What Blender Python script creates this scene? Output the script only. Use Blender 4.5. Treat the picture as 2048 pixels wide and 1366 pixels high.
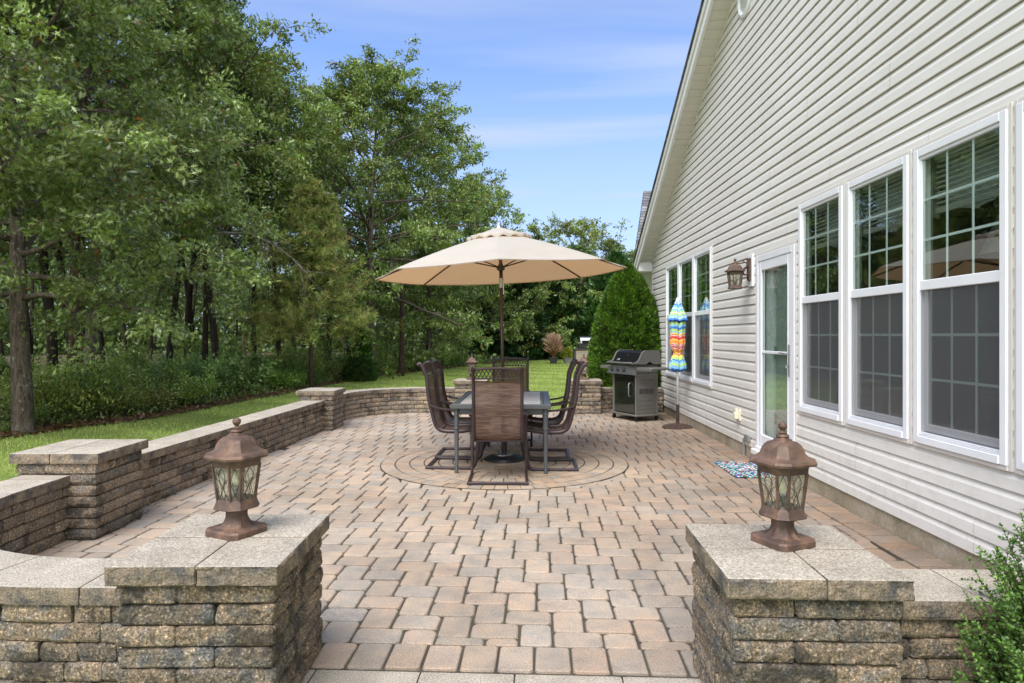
import bpy, math, random
import numpy as np
from mathutils import Vector, Matrix
R = math.radians
PI = math.pi
S = bpy.context.scene
for o in list(bpy.data.objects): bpy.data.objects.remove(o)

# ------------------------------------------------------------------ camera
F_PX = 1320.0                      # focal length in pixels of the 2048 px wide photograph
CAM_H = 1.43
cam = bpy.data.cameras.new('camera'); camo = bpy.data.objects.new('camera', cam)
S.collection.objects.link(camo); S.camera = camo
cam.sensor_width = 36; cam.lens = F_PX / 2048 * 36
cam.shift_y = -12 / 2048; cam.clip_start = 0.05; cam.clip_end = 2000
camo.location = (0, 0, CAM_H); camo.rotation_euler = (R(90), 0, 0)

# ------------------------------------------------------------------ sky + sun
SUN_EL, SUN_AZ = 56, 205           # azimuth measured clockwise from +Y (behind the camera, to the left)
W = bpy.data.worlds.new('World'); S.world = W; W.use_nodes = True
nt = W.node_tree; nt.nodes.clear()
def N(nt, t, **k):
    n = nt.nodes.new(t)
    for a, b in k.items(): setattr(n, a, b)
    return n
out = N(nt, 'ShaderNodeOutputWorld'); bg = N(nt, 'ShaderNodeBackground'); bg.inputs[1].default_value = 0.062
sky = N(nt, 'ShaderNodeTexSky', sky_type='NISHITA'); sky.sun_disc = False
sky.sun_elevation = R(SUN_EL); sky.sun_rotation = R(SUN_AZ); sky.air_density = 1.0; sky.dust_density = 0.6; sky.ozone_density = 3.0
tc = N(nt, 'ShaderNodeTexCoord'); sep = N(nt, 'ShaderNodeSeparateXYZ'); nt.links.new(tc.outputs['Generated'], sep.inputs[0])
# thin high cloud: noise on a plane far above
zc = N(nt, 'ShaderNodeMath', operation='MAXIMUM'); zc.inputs[1].default_value = 0.03; nt.links.new(sep.outputs[2], zc.inputs[0])
dx = N(nt, 'ShaderNodeMath', operation='DIVIDE'); dy = N(nt, 'ShaderNodeMath', operation='DIVIDE')
nt.links.new(sep.outputs[0], dx.inputs[0]); nt.links.new(zc.outputs[0], dx.inputs[1])
nt.links.new(sep.outputs[1], dy.inputs[0]); nt.links.new(zc.outputs[0], dy.inputs[1])
cmb = N(nt, 'ShaderNodeCombineXYZ'); nt.links.new(dx.outputs[0], cmb.inputs[0]); nt.links.new(dy.outputs[0], cmb.inputs[1])
mp = N(nt, 'ShaderNodeMapping'); mp.inputs['Rotation'].default_value = (0, 0, R(25)); mp.inputs['Scale'].default_value = (0.55, 1.6, 1)
mp.inputs['Location'].default_value = (8.1, 6.3, 0)
nt.links.new(cmb.outputs[0], mp.inputs[0])
nz = N(nt, 'ShaderNodeTexNoise'); nz.inputs['Scale'].default_value = 0.55; nz.inputs['Detail'].default_value = 7; nz.inputs['Roughness'].default_value = 0.5
nz.inputs['Distortion'].default_value = 0.35
nt.links.new(mp.outputs[0], nz.inputs[0])
cr = N(nt, 'ShaderNodeValToRGB'); cr.color_ramp.elements[0].position = 0.43; cr.color_ramp.elements[1].position = 0.66
cr.color_ramp.elements[0].color = (0, 0, 0, 1); cr.color_ramp.elements[1].color = (0.9, 0.9, 0.9, 1)
nt.links.new(nz.outputs[0], cr.inputs[0])
# milkier towards the horizon
hz = N(nt, 'ShaderNodeMapRange'); hz.inputs[1].default_value = 0.0; hz.inputs[2].default_value = 0.46; hz.inputs[3].default_value = 0.85; hz.inputs[4].default_value = 0.0
nt.links.new(sep.outputs[2], hz.inputs[0])
mx = N(nt, 'ShaderNodeMath', operation='MAXIMUM'); nt.links.new(cr.outputs[0], mx.inputs[0]); nt.links.new(hz.outputs[0], mx.inputs[1])
mixc = N(nt, 'ShaderNodeMixRGB'); mixc.inputs[2].default_value = (2.8, 3.25, 4.25, 1)
tin = N(nt, 'ShaderNodeMixRGB', blend_type='MULTIPLY'); tin.inputs[0].default_value = 1; tin.inputs[2].default_value = (.79, .92, 1.17, 1); nt.links.new(sky.outputs[0], tin.inputs[1])
nt.links.new(mx.outputs[0], mixc.inputs[0]); nt.links.new(tin.outputs[0], mixc.inputs[1])
# unseen bright cloud bank, added behind the camera to light house wall and trees
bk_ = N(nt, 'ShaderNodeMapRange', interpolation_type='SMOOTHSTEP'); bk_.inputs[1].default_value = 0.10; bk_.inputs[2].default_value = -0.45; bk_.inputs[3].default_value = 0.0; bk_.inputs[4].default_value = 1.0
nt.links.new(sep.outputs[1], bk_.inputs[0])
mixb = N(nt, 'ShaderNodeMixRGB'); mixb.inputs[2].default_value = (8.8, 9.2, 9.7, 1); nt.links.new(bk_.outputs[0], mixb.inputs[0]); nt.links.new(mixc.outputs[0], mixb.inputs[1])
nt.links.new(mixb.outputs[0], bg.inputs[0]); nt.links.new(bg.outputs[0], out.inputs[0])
sl = bpy.data.lights.new('sun', 'SUN'); sl.energy = 1.2; sl.angle = R(38); sl.color = (1, 0.98, 0.945)
so = bpy.data.objects.new('sun', sl); S.collection.objects.link(so)
sd = Vector((math.sin(R(SUN_AZ)) * math.cos(R(SUN_EL)), math.cos(R(SUN_AZ)) * math.cos(R(SUN_EL)), math.sin(R(SUN_EL))))
so.rotation_euler = sd.to_track_quat('Z', 'Y').to_euler(); so.location = sd * 50
S.view_settings.view_transform = 'Standard'; S.view_settings.look = 'None'; S.view_settings.exposure = 1.92; S.view_settings.gamma = 1
S.render.engine = 'CYCLES'; S.cycles.max_bounces = 7; S.cycles.transparent_max_bounces = 16
S.cycles.diffuse_bounces = 4; S.cycles.glossy_bounces = 4; S.cycles.sample_clamp_indirect = 6

# ------------------------------------------------------------------ helpers: objects
def link(o, parent=None):
    S.collection.objects.link(o)
    if parent is not None: o.parent = parent
    return o
def tag(o, label=None, cat=None, group=None, kind=None):
    if label: o['label'] = label
    if cat: o['category'] = cat
    if group: o['group'] = group
    if kind: o['kind'] = kind
    return o
def thing(name, label, cat, loc=(0, 0, 0), rz=0, group=None):
    o = bpy.data.objects.new(name, None); link(o); o.empty_display_size = 0.2
    o.location = loc; o.rotation_euler = (0, 0, rz)
    return tag(o, label, cat, group)
def copy_tree(src, loc, rz=0, label=None, scale=None, group=None):
    r = src.copy(); link(r); r.location = loc; r.rotation_euler = (0, 0, rz)
    if scale is not None: r.scale = scale if hasattr(scale, '__len__') else (scale,) * 3
    if label: r['label'] = label
    if group: r['group'] = group
    def rec(a, b):
        for ch in list(a.children):
            c = ch.copy(); S.collection.objects.link(c); c.parent = b; rec(ch, c)
    rec(src, r)
    return r

class MB:
    """collects numpy geometry, builds ONE mesh object"""
    def __init__(s): s.V = []; s.F = []; s.n = 0
    def add(s, V, Fs, col=(1, 1, 1), M=None):
        V = np.asarray(V, float).reshape(-1, 3)
        if M is not None:
            m = np.array(M); V = V @ m[:3, :3].T + m[:3, 3]
        for F in Fs:
            F = np.asarray(F, np.int64)
            if F.size == 0: continue
            if F.ndim == 1: F = F[None]
            c = np.asarray(col, float)
            if c.ndim == 1: c = np.tile(c, (len(F), 1))
            s.F.append((F + s.n, c))
        s.V.append(V); s.n += len(V)
        return s
    def build(s, name, mat, parent=None, smooth=False, loc=None):
        me = bpy.data.meshes.new(name)
        V = np.concatenate(s.V); loops = np.concatenate([f.ravel() for f, _ in s.F])
        tot = np.concatenate([np.full(len(f), f.shape[1]) for f, _ in s.F]); st = np.concatenate([[0], np.cumsum(tot)[:-1]])
        me.vertices.add(len(V)); me.vertices.foreach_set('co', V.astype(np.float32).ravel())
        me.loops.add(len(loops)); me.loops.foreach_set('vertex_index', loops.astype(np.int32))
        me.polygons.add(len(tot)); me.polygons.foreach_set('loop_start', st.astype(np.int32))
        me.update(calc_edges=True)
        a = me.attributes.new('Col', 'FLOAT_COLOR', 'FACE')
        C = np.ones((len(tot), 4), np.float32); C[:, :3] = np.concatenate([c for _, c in s.F]); a.data.foreach_set('color', C.ravel())
        me.polygons.foreach_set('use_smooth', np.full(len(tot), bool(smooth)))
        me.materials.append(mat); me.validate()
        o = bpy.data.objects.new(name, me); link(o, parent)
        if smooth == 'auto':
            me.set_sharp_from_angle(angle=R(28))
        if loc is not None: o.location = loc
        return o

def T(x=0, y=0, z=0, rz=0, rx=0, ry=0, s=1):
    return Matrix.Translation((x, y, z)) @ Matrix.Rotation(rz, 4, 'Z') @ Matrix.Rotation(ry, 4, 'Y') @ Matrix.Rotation(rx, 4, 'X') @ Matrix.Scale(s, 4)

# ------------------------------------------------------------------ helpers: geometry
def cbox(x0, x1, y0, y1, z0, z1, c=0.004):
    """box with chamfered edges"""
    c = min(c, (x1 - x0) * .45, (y1 - y0) * .45, (z1 - z0) * .45)
    ctr = np.array([(x0 + x1) / 2, (y0 + y1) / 2, (z0 + z1) / 2]); h = np.array([(x1 - x0) / 2, (y1 - y0) / 2, (z1 - z0) / 2])
    V = []; idx = {}
    for sx in (-1, 1):
        for sy in (-1, 1):
            for sz in (-1, 1):
                s = np.array([sx, sy, sz])
                for a in range(3):
                    p = s * (h - c); p = p.astype(float); p[a] = s[a] * h[a]
                    idx[(sx, sy, sz, a)] = len(V); V.append(ctr + p)
    F4 = []; F3 = []
    for a in range(3):
        b, d = (a + 1) % 3, (a + 2) % 3
        for sa in (-1, 1):
            q = []
            for sb, sdd in ((-1, -1), (1, -1), (1, 1), (-1, 1)):
                s = [0, 0, 0]; s[a] = sa; s[b] = sb; s[d] = sdd; q.append(idx[(s[0], s[1], s[2], a)])
            F4.append(q if sa > 0 else q[::-1])
        for sb in (-1, 1):
            for sdd in (-1, 1):   # edge along a between faces b and d
                q = []
                for sa, f in ((-1, b), (1, b), (1, d), (-1, d)):
                    s = [0, 0, 0]; s[a] = sa; s[b] = sb; s[d] = sdd; q.append(idx[(s[0], s[1], s[2], f)])
                F4.append(q if sb * sdd < 0 else q[::-1])
    for sx in (-1, 1):
        for sy in (-1, 1):
            for sz in (-1, 1):
                q = [idx[(sx, sy, sz, a)] for a in range(3)]
                F3.append(q if sx * sy * sz > 0 else q[::-1])
    return np.array(V), [np.array(F4), np.array(F3)]

def tube(path, r, n=8, closed=False, cap=True, sx=1, sy=1):
    P = np.array(path, float); m = len(P); r = np.full(m, r) if np.isscalar(r) else np.array(r, float)
    Tn = np.zeros_like(P)
    if closed: Tn = np.roll(P, -1, 0) - np.roll(P, 1, 0)
    else:
        Tn[1:-1] = P[2:] - P[:-2]; Tn[0] = P[1] - P[0]; Tn[-1] = P[-1] - P[-2]
    Tn /= np.linalg.norm(Tn, axis=1)[:, None] + 1e-9
    up = np.array([0, 0, 1.0]) if abs(Tn[0][2]) < .9 else np.array([0, 1.0, 0])
    A = np.cross(Tn[0], up); A /= np.linalg.norm(A)
    V = []; ang = np.arange(n) * 2 * PI / n + PI / n
    for i in range(m):
        A = A - Tn[i] * (A @ Tn[i]); A /= np.linalg.norm(A) + 1e-9; B = np.cross(Tn[i], A)
        V.append(P[i] + r[i] * (np.cos(ang)[:, None] * A * sx + np.sin(ang)[:, None] * B * sy))
    V = np.concatenate(V); F = []
    for i in range(m if closed else m - 1):
        j = (i + 1) % m
        for k in range(n):
            l = (k + 1) % n; F.append([i * n + k, i * n + l, j * n + l, j * n + k])
    Fs = [np.array(F)]
    if cap and not closed: Fs += [np.arange(n)[::-1][None], (np.arange(n) + (m - 1) * n)[None]]
    return V, Fs

def bez(pts, n=8):
    """Catmull-Rom through pts"""
    P = [np.array(p, float) for p in pts]; P = [2 * P[0] - P[1]] + P + [2 * P[-1] - P[-2]]; O = []
    for i in range(1, len(P) - 2):
        for t in np.linspace(0, 1, n, endpoint=False):
            a, b, c, d = P[i - 1], P[i], P[i + 1], P[i + 2]
            O.append(.5 * ((2 * b) + (c - a) * t + (2 * a - 5 * b + 4 * c - d) * t * t + (3 * b - a - 3 * c + d) * t ** 3))
    O.append(P[-2]); return np.array(O)

def loft(rings):
    """list of (n,3) rings -> quads, capped"""
    m = len(rings); n = len(rings[0]); V = np.concatenate(rings); k = np.arange(n); l = (k + 1) % n; F = []
    for i in range(m - 1): F.append(np.stack([i * n + k, i * n + l, (i + 1) * n + l, (i + 1) * n + k], 1))
    return V, [np.concatenate(F), k[::-1][None], (k + (m - 1) * n)[None]]

def lathe(prof, n=24):
    a = np.arange(n) * 2 * PI / n
    return loft([np.stack([r * np.cos(a), r * np.sin(a), np.full(n, z)], 1) for r, z in prof])

def chsq(w, d, c, z):
    """chamfered rectangle ring: half sizes w,d, chamfer c"""
    return np.array([[w - c, -d, z], [w, -d + c, z], [w, d - c, z], [w - c, d, z], [-w + c, d, z], [-w, d - c, z], [-w, -d + c, z], [-w + c, -d, z]])

def hash3(ix, iy, iz, seed):
    h = (ix * 374761393 + iy * 668265263 + iz * 2147483647 + seed * 974634777) & 0xFFFFFFFF
    h = ((h ^ (h >> 13)) * 1274126177) & 0xFFFFFFFF
    return ((h ^ (h >> 16)) & 0xFFFF) / 65535.0
def vnoise(P, freq, seed=0):
    Q = P * freq; I = np.floor(Q).astype(np.int64); f = Q - I; f = f * f * (3 - 2 * f); v = 0
    for a in (0, 1):
        for b in (0, 1):
            for c in (0, 1):
                w = (f[:, 0] if a else 1 - f[:, 0]) * (f[:, 1] if b else 1 - f[:, 1]) * (f[:, 2] if c else 1 - f[:, 2])
                v = v + w * hash3(I[:, 0] + a, I[:, 1] + b, I[:, 2] + c, seed)
    return v * 2 - 1

_cube = {}
def cubegrid(nx, ny, nz_):
    key = (nx, ny, nz_)
    if key in _cube: return _cube[key]
    V = []; vi = {}; F = []
    def vid(i, j, k):
        if (i, j, k) not in vi: vi[(i, j, k)] = len(V); V.append((i / nx * 2 - 1, j / ny * 2 - 1, k / nz_ * 2 - 1))
        return vi[(i, j, k)]
    for i in range(nx):
        for j in range(ny):
            F.append([vid(i, j, nz_), vid(i + 1, j, nz_), vid(i + 1, j + 1, nz_), vid(i, j + 1, nz_)])
            F.append([vid(i, j, 0), vid(i, j + 1, 0), vid(i + 1, j + 1, 0), vid(i + 1, j, 0)])
    for i in range(nx):
        for k in range(nz_):
            F.append([vid(i, 0, k), vid(i + 1, 0, k), vid(i + 1, 0, k + 1), vid(i, 0, k + 1)])
            F.append([vid(i, ny, k), vid(i, ny, k + 1), vid(i + 1, ny, k + 1), vid(i + 1, ny, k)])
    for j in range(ny):
        for k in range(nz_):
            F.append([vid(0, j, k), vid(0, j, k + 1), vid(0, j + 1, k + 1), vid(0, j + 1, k)])
            F.append([vid(nx, j, k), vid(nx, j + 1, k), vid(nx, j + 1, k + 1), vid(nx, j, k + 1)])
    _cube[key] = (np.array(V), np.array(F)); return _cube[key]

def stone(mb, cx, cy, cz, hx, hy, hz, rz=0, cell=0.03, r=0.012, amp=0.006, seed=0, col=(1, 1, 1), flat_top=False, bend=None):
    """rough rounded block"""
    n = [max(2, int(round(2 * h / cell))) for h in (hx, hy, hz)]
    U, F = cubegrid(*n); h = np.array([hx, hy, hz])
    # denser towards the edges so the rounding reads
    P = U * h; rr = min(r, hx * .6, hy * .6, hz * .6)
    # snap outermost inner rows near edges
    Q = np.clip(P, -(h - rr), h - rr); D = P - Q; L = np.linalg.norm(D, axis=1)[:, None]
    P = np.where(L > 1e-9, Q + D / np.maximum(L, 1e-9) * np.minimum(L, rr), P)
    ca, sa = math.cos(rz), math.sin(rz)
    Wd = np.stack([P[:, 0] * ca - P[:, 1] * sa + cx, P[:, 0] * sa + P[:, 1] * ca + cy, P[:, 2] + cz], 1)
    nn = vnoise(Wd, 28, seed) * .6 + vnoise(Wd, 70, seed + 1) * .4
    n2 = vnoise(Wd, 9, seed + 2)
    Nn = U / np.linalg.norm(U * np.array([1, 1, 1]), axis=1)[:, None]
    side = np.stack([np.where(np.abs(U[:, 0]) > .999, np.sign(U[:, 0]), 0), np.where(np.abs(U[:, 1]) > .999, np.sign(U[:, 1]), 0), np.where(np.abs(U[:, 2]) > .999, np.sign(U[:, 2]), 0)], 1)
    side /= np.linalg.norm(side, axis=1)[:, None]
    a = amp * (nn + .8 * n2)
    bulge = (1 - np.abs(U[:, 2]) ** 2) * amp * 1.3 * (np.abs(side[:, 2]) < .5)
    if flat_top: a = np.where(U[:, 2] > .999, a * .12, a); bulge = bulge * .3
    a = np.where(U[:, 2] < -.999, a * .3, a)
    d = side * (a + bulge)[:, None]; dw = np.stack([d[:, 0] * ca - d[:, 1] * sa, d[:, 0] * sa + d[:, 1] * ca, d[:, 2] * (.35 if flat_top else .5)], 1)
    Wd = Wd + dw
    mb.add(Wd, [F], col)

# ------------------------------------------------------------------ helpers: materials
def mat_new(name):
    m = bpy.data.materials.new(name); m.use_nodes = True; t = m.node_tree; b = t.nodes['Principled BSDF']; return m, t, b
def simple(name, col, rough=.5, metal=0, bump=0, bscale=60, var=0.0, vscale=3, spec=.5):
    m, t, b = mat_new(name); b.inputs['Roughness'].default_value = rough; b.inputs['Metallic'].default_value = metal
    b.inputs['Specular IOR Level'].default_value = spec
    b.inputs['Base Color'].default_value = (*col, 1); tcn = N(t, 'ShaderNodeTexCoord')
    if var > 0:
        n = N(t, 'ShaderNodeTexNoise'); n.inputs['Scale'].default_value = vscale; n.inputs['Detail'].default_value = 6; t.links.new(tcn.outputs['Object'], n.inputs[0])
        r = N(t, 'ShaderNodeValToRGB'); r.color_ramp.elements[0].position = .3; r.color_ramp.elements[1].position = .7
        r.color_ramp.elements[0].color = (*[c * (1 - var) for c in col], 1); r.color_ramp.elements[1].color = (*[min(1, c * (1 + var)) for c in col], 1)
        t.links.new(n.outputs[0], r.inputs[0]); t.links.new(r.outputs[0], b.inputs['Base Color'])
    if bump > 0:
        n = N(t, 'ShaderNodeTexNoise'); n.inputs['Scale'].default_value = bscale; n.inputs['Detail'].default_value = 4; t.links.new(tcn.outputs['Object'], n.inputs[0])
        bm = N(t, 'ShaderNodeBump'); bm.inputs['Strength'].default_value = bump; bm.inputs['Distance'].default_value = .01
        t.links.new(n.outputs[0], bm.inputs['Height']); t.links.new(bm.outputs[0], b.inputs['Normal'])
    return m
def ramp(t, src, stops, interp='LINEAR'):
    r = N(t, 'ShaderNodeValToRGB'); e = r.color_ramp.elements; r.color_ramp.interpolation = interp
    while len(e) < len(stops): e.new(.5)
    for i, (p, c) in enumerate(stops): e[i].position = p; e[i].color = (*c, 1)
    t.links.new(src, r.inputs[0]); return r.outputs[0]
def noise(t, scale, detail=5, rough=.55, vec=None, coord='Object', dist=0):
    n = N(t, 'ShaderNodeTexNoise'); n.inputs['Scale'].default_value = scale; n.inputs['Detail'].default_value = detail; n.inputs['Roughness'].default_value = rough
    n.inputs['Distortion'].default_value = dist
    if vec is None: vec = N(t, 'ShaderNodeTexCoord').outputs[coord]
    t.links.new(vec, n.inputs[0]); return n.outputs[0]
def mix(t, f, a, b, mode='MIX'):
    m = N(t, 'ShaderNodeMixRGB', blend_type=mode)
    for s, v in ((0, f), (1, a), (2, b)):
        if hasattr(v, 'links') or hasattr(v, 'node'): t.links.new(v, m.inputs[s])
        else: m.inputs[s].default_value = v if s == 0 else (*v, 1)
    return m.outputs[0]
def math_(t, op, a, b=None):
    m = N(t, 'ShaderNodeMath', operation=op)
    for s, v in ((0, a), (1, b)):
        if v is None: continue
        if hasattr(v, 'node'): t.links.new(v, m.inputs[s])
        else: m.inputs[s].default_value = v
    return m.outputs[0]
def bump(t, b, h, strength=.5, dist=.01, prev=None):
    n = N(t, 'ShaderNodeBump'); n.inputs['Strength'].default_value = strength; n.inputs['Distance'].default_value = dist
    t.links.new(h, n.inputs['Height'])
    if prev is not None: t.links.new(prev, n.inputs['Normal'])
    if b is not None: t.links.new(n.outputs[0], b.inputs['Normal'])
    return n.outputs[0]
def attr(t): return N(t, 'ShaderNodeAttribute', attribute_name='Col').outputs['Color']

def m_leaf(name, rough=.5, trans=.3, spec=.5):
    m, t, b = mat_new(name); b.inputs['Roughness'].default_value = rough; b.inputs['Specular IOR Level'].default_value = spec
    a = attr(t); t.links.new(a, b.inputs['Base Color'])
    tr = N(t, 'ShaderNodeBsdfTranslucent'); tc_ = mix(t, 1.0, a, (1.5, 1.6, .6), 'MULTIPLY'); t.links.new(tc_, tr.inputs[0])
    ms = N(t, 'ShaderNodeMixShader'); ms.inputs[0].default_value = trans; t.links.new(b.outputs[0], ms.inputs[1]); t.links.new(tr.outputs[0], ms.inputs[2])
    t.links.new(ms.outputs[0], t.nodes['Material Output'].inputs[0]); return m

def m_block():
    m, t, b = mat_new('split_face_block'); b.inputs['Roughness'].default_value = .95; b.inputs['Specular IOR Level'].default_value = .25
    g = N(t, 'ShaderNodeNewGeometry').outputs['Position']; a = attr(t)
    n1 = noise(t, 9, 5, .65, g)
    base = ramp(t, n1, [(.34, (.185, .18, .178)), (.44, (.28, .235, .19)), (.52, (.36, .28, .205)), (.60, (.27, .24, .215)), (.68, (.20, .195, .195))])
    base = mix(t, 1.0, base, a, 'MULTIPLY')
    n2 = noise(t, 95, 3, .8, g); sp = ramp(t, n2, [(.36, (.34, .33, .32)), (.46, (.88, .88, .88)), (.56, (1.2, 1.18, 1.14)), (.60, (1.4, 1.36, 1.3)), (.65, (3.2, 3.1, 2.9))])
    base = mix(t, 1.0, base, sp, 'MULTIPLY')
    n3 = noise(t, 4.2, 6, .72, g); st = ramp(t, n3, [(.535, (0, 0, 0)), (.60, (1, 1, 1))])
    base = mix(t, math_(t, 'MULTIPLY', st, .72), base, (.05, .045, .04))
    t.links.new(base, b.inputs['Base Color'])
    n4 = noise(t, 50, 6, .75, g); n5 = noise(t, 150, 3, .7, g)
    p = bump(t, None, n4, 1, .022); bump(t, b, n5, 1, .008, p); return m
def m_captop():
    m, t, b = mat_new('aggregate_capstone'); b.inputs['Roughness'].default_value = .9; b.inputs['Specular IOR Level'].default_value = .3
    g = N(t, 'ShaderNodeNewGeometry'); pos = g.outputs['Position']; a = attr(t)
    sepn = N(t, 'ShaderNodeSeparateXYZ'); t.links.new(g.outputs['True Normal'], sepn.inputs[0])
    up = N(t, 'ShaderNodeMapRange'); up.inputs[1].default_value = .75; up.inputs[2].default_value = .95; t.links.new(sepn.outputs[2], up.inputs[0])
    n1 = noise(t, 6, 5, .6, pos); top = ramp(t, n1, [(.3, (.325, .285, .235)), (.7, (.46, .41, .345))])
    n2 = noise(t, 150, 2, .6, pos); sp = ramp(t, n2, [(.36, (.55, .52, .49)), (.46, (.90, .88, .86)), (.55, (1.05, 1.05, 1.05)), (.66, (1.5, 1.48, 1.44))])
    top = mix(t, .9, top, sp, 'MULTIPLY')
    n5 = noise(t, 3.1, 4, .7, pos); yl = ramp(t, n5, [(.70, (0, 0, 0)), (.75, (1, 1, 1))]); top = mix(t, math_(t, 'MULTIPLY', yl, .35), top, (.50, .38, .12))
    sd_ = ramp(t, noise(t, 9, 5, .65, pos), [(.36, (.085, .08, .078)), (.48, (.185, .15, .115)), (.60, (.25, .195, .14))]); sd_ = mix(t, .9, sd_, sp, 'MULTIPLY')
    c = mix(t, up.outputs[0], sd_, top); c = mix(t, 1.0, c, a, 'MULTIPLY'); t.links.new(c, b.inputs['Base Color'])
    n3 = noise(t, 130, 3, .7, pos); n4 = noise(t, 50, 5, .7, pos); p = bump(t, None, n4, .5, .012); bump(t, b, n3, .7, .004, p); return m
def m_paver():
    m, t, b = mat_new('concrete_paver'); b.inputs['Roughness'].default_value = .92; b.inputs['Specular IOR Level'].default_value = .3
    pos = N(t, 'ShaderNodeNewGeometry').outputs['Position']; a = attr(t)
    n1 = noise(t, 7, 5, .6, pos); v = ramp(t, n1, [(.3, (.80, .82, .86)), (.5, (1, .99, .97)), (.7, (1.18, 1.06, .97))])
    c = mix(t, 1.0, a, v, 'MULTIPLY')
    n2 = noise(t, 160, 2, .6, pos); sp = ramp(t, n2, [(.3, (.62, .6, .58)), (.5, (1, 1, 1)), (.68, (1.35, 1.33, 1.3))]); c = mix(t, .8, c, sp, 'MULTIPLY')
    n3 = noise(t, .8, 4, .6, pos); st = ramp(t, n3, [(.35, (.80, .78, .76)), (.6, (1.05, 1.05, 1.05))]); c = mix(t, 1.0, c, st, 'MULTIPLY')
    t.links.new(c, b.inputs['Base Color']); n4 = noise(t, 120, 3, .7, pos); n5 = noise(t, 22, 3, .6, pos); p = bump(t, None, n5, .35, .01); bump(t, b, n4, .5, .003, p); return m
def m_joint():
    m, t, b = mat_new('joint_sand'); b.inputs['Roughness'].default_value = 1; pos = N(t, 'ShaderNodeNewGeometry').outputs['Position']
    n = noise(t, 3, 5, .7, pos); c = ramp(t, n, [(.4, (.045, .037, .028)), (.55, (.075, .06, .042)), (.68, (.045, .055, .018))]); t.links.new(c, b.inputs['Base Color'])
    bump(t, b, noise(t, 150, 2, .5, pos), .8, .004); return m
def m_siding():
    m, t, b = mat_new('vinyl_siding'); b.inputs['Roughness'].default_value = .55; b.inputs['Specular IOR Level'].default_value = .3
    co = N(t, 'ShaderNodeTexCoord').outputs['Object']; a = attr(t)
    mp_ = N(t, 'ShaderNodeMapping'); mp_.inputs['Scale'].default_value = (1, 1.4, 14); t.links.new(co, mp_.inputs[0])
    n = noise(t, 3, 5, .6, mp_.outputs[0]); c = ramp(t, n, [(.3, (.68, .652, .61)), (.7, (.74, .712, .668))]); c = mix(t, 1.0, c, a, 'MULTIPLY')
    n6 = noise(t, .7, 4, .6, co); d = ramp(t, n6, [(.4, (.95, .945, .94)), (.6, (1, 1, 1))]); c = mix(t, 1., c, d, 'MULTIPLY')
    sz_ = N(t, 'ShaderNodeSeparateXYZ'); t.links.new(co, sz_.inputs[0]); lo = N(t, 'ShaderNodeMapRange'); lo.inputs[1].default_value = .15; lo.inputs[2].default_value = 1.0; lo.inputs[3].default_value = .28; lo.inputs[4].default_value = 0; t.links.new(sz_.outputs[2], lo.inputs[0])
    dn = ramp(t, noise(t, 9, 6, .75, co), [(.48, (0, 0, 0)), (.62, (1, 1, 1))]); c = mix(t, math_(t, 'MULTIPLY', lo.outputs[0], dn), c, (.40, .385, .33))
    t.links.new(c, b.inputs['Base Color'])
    mp2 = N(t, 'ShaderNodeMapping'); mp2.inputs['Scale'].default_value = (1, 6, 60); t.links.new(co, mp2.inputs[0])
    n2 = noise(t, 6, 4, .6, mp2.outputs[0]); n3 = noise(t, 1.1, 2, .5, co); p = bump(t, None, n3, .25, .03); bump(t, b, n2, .18, .003, p); return m
def m_foundation():
    m, t, b = mat_new('foundation_concrete'); b.inputs['Roughness'].default_value = .95; co = N(t, 'ShaderNodeNewGeometry').outputs['Position']
    n = noise(t, 3, 6, .7, co); c = ramp(t, n, [(.3, (.20, .19, .12)), (.5, (.34, .28, .20)), (.7, (.44, .40, .33))]); n2 = noise(t, 60, 3, .6, co); c = mix(t, .5, c, ramp(t, n2, [(.3, (.6, .6, .6)), (.7, (1.3, 1.3, 1.3))]), 'MULTIPLY')
    t.links.new(c, b.inputs['Base Color']); bump(t, b, n2, .5, .005); return m
def m_glass(name='window_glass', boost=2.3, tint=(.75, .85, .8)):
    m, t, b = mat_new(name); t.nodes.remove(b)
    tr = N(t, 'ShaderNodeBsdfTransparent'); tr.inputs[0].default_value = (*tint, 1); gl = N(t, 'ShaderNodeBsdfGlossy'); gl.inputs['Roughness'].default_value = 0.0; gl.inputs[0].default_value = (.95, 1, .97, 1)
    fr = N(t, 'ShaderNodeFresnel'); gb = N(t, 'ShaderNodeNewGeometry'); mr = N(t, 'ShaderNodeMapRange'); mr.inputs[3].default_value = 1.5; mr.inputs[4].default_value = 1 / 1.5; t.links.new(gb.outputs['Backfacing'], mr.inputs[0]); t.links.new(mr.outputs[0], fr.inputs[0]); f = math_(t, 'MULTIPLY', fr.outputs[0], boost); f = math_(t, 'MINIMUM', f, .95)
    ms = N(t, 'ShaderNodeMixShader'); t.links.new(f, ms.inputs[0]); t.links.new(tr.outputs[0], ms.inputs[1]); t.links.new(gl.outputs[0], ms.inputs[2]); t.links.new(ms.outputs[0], t.nodes['Material Output'].inputs[0])
    n = noise(t, 1.2, 2, .5, None); bm = N(t, 'ShaderNodeBump'); bm.inputs['Strength'].default_value = .06; bm.inputs['Distance'].default_value = .02; t.links.new(n, bm.inputs['Height']); t.links.new(bm.outputs[0], gl.inputs['Normal'])
    return m
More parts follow.
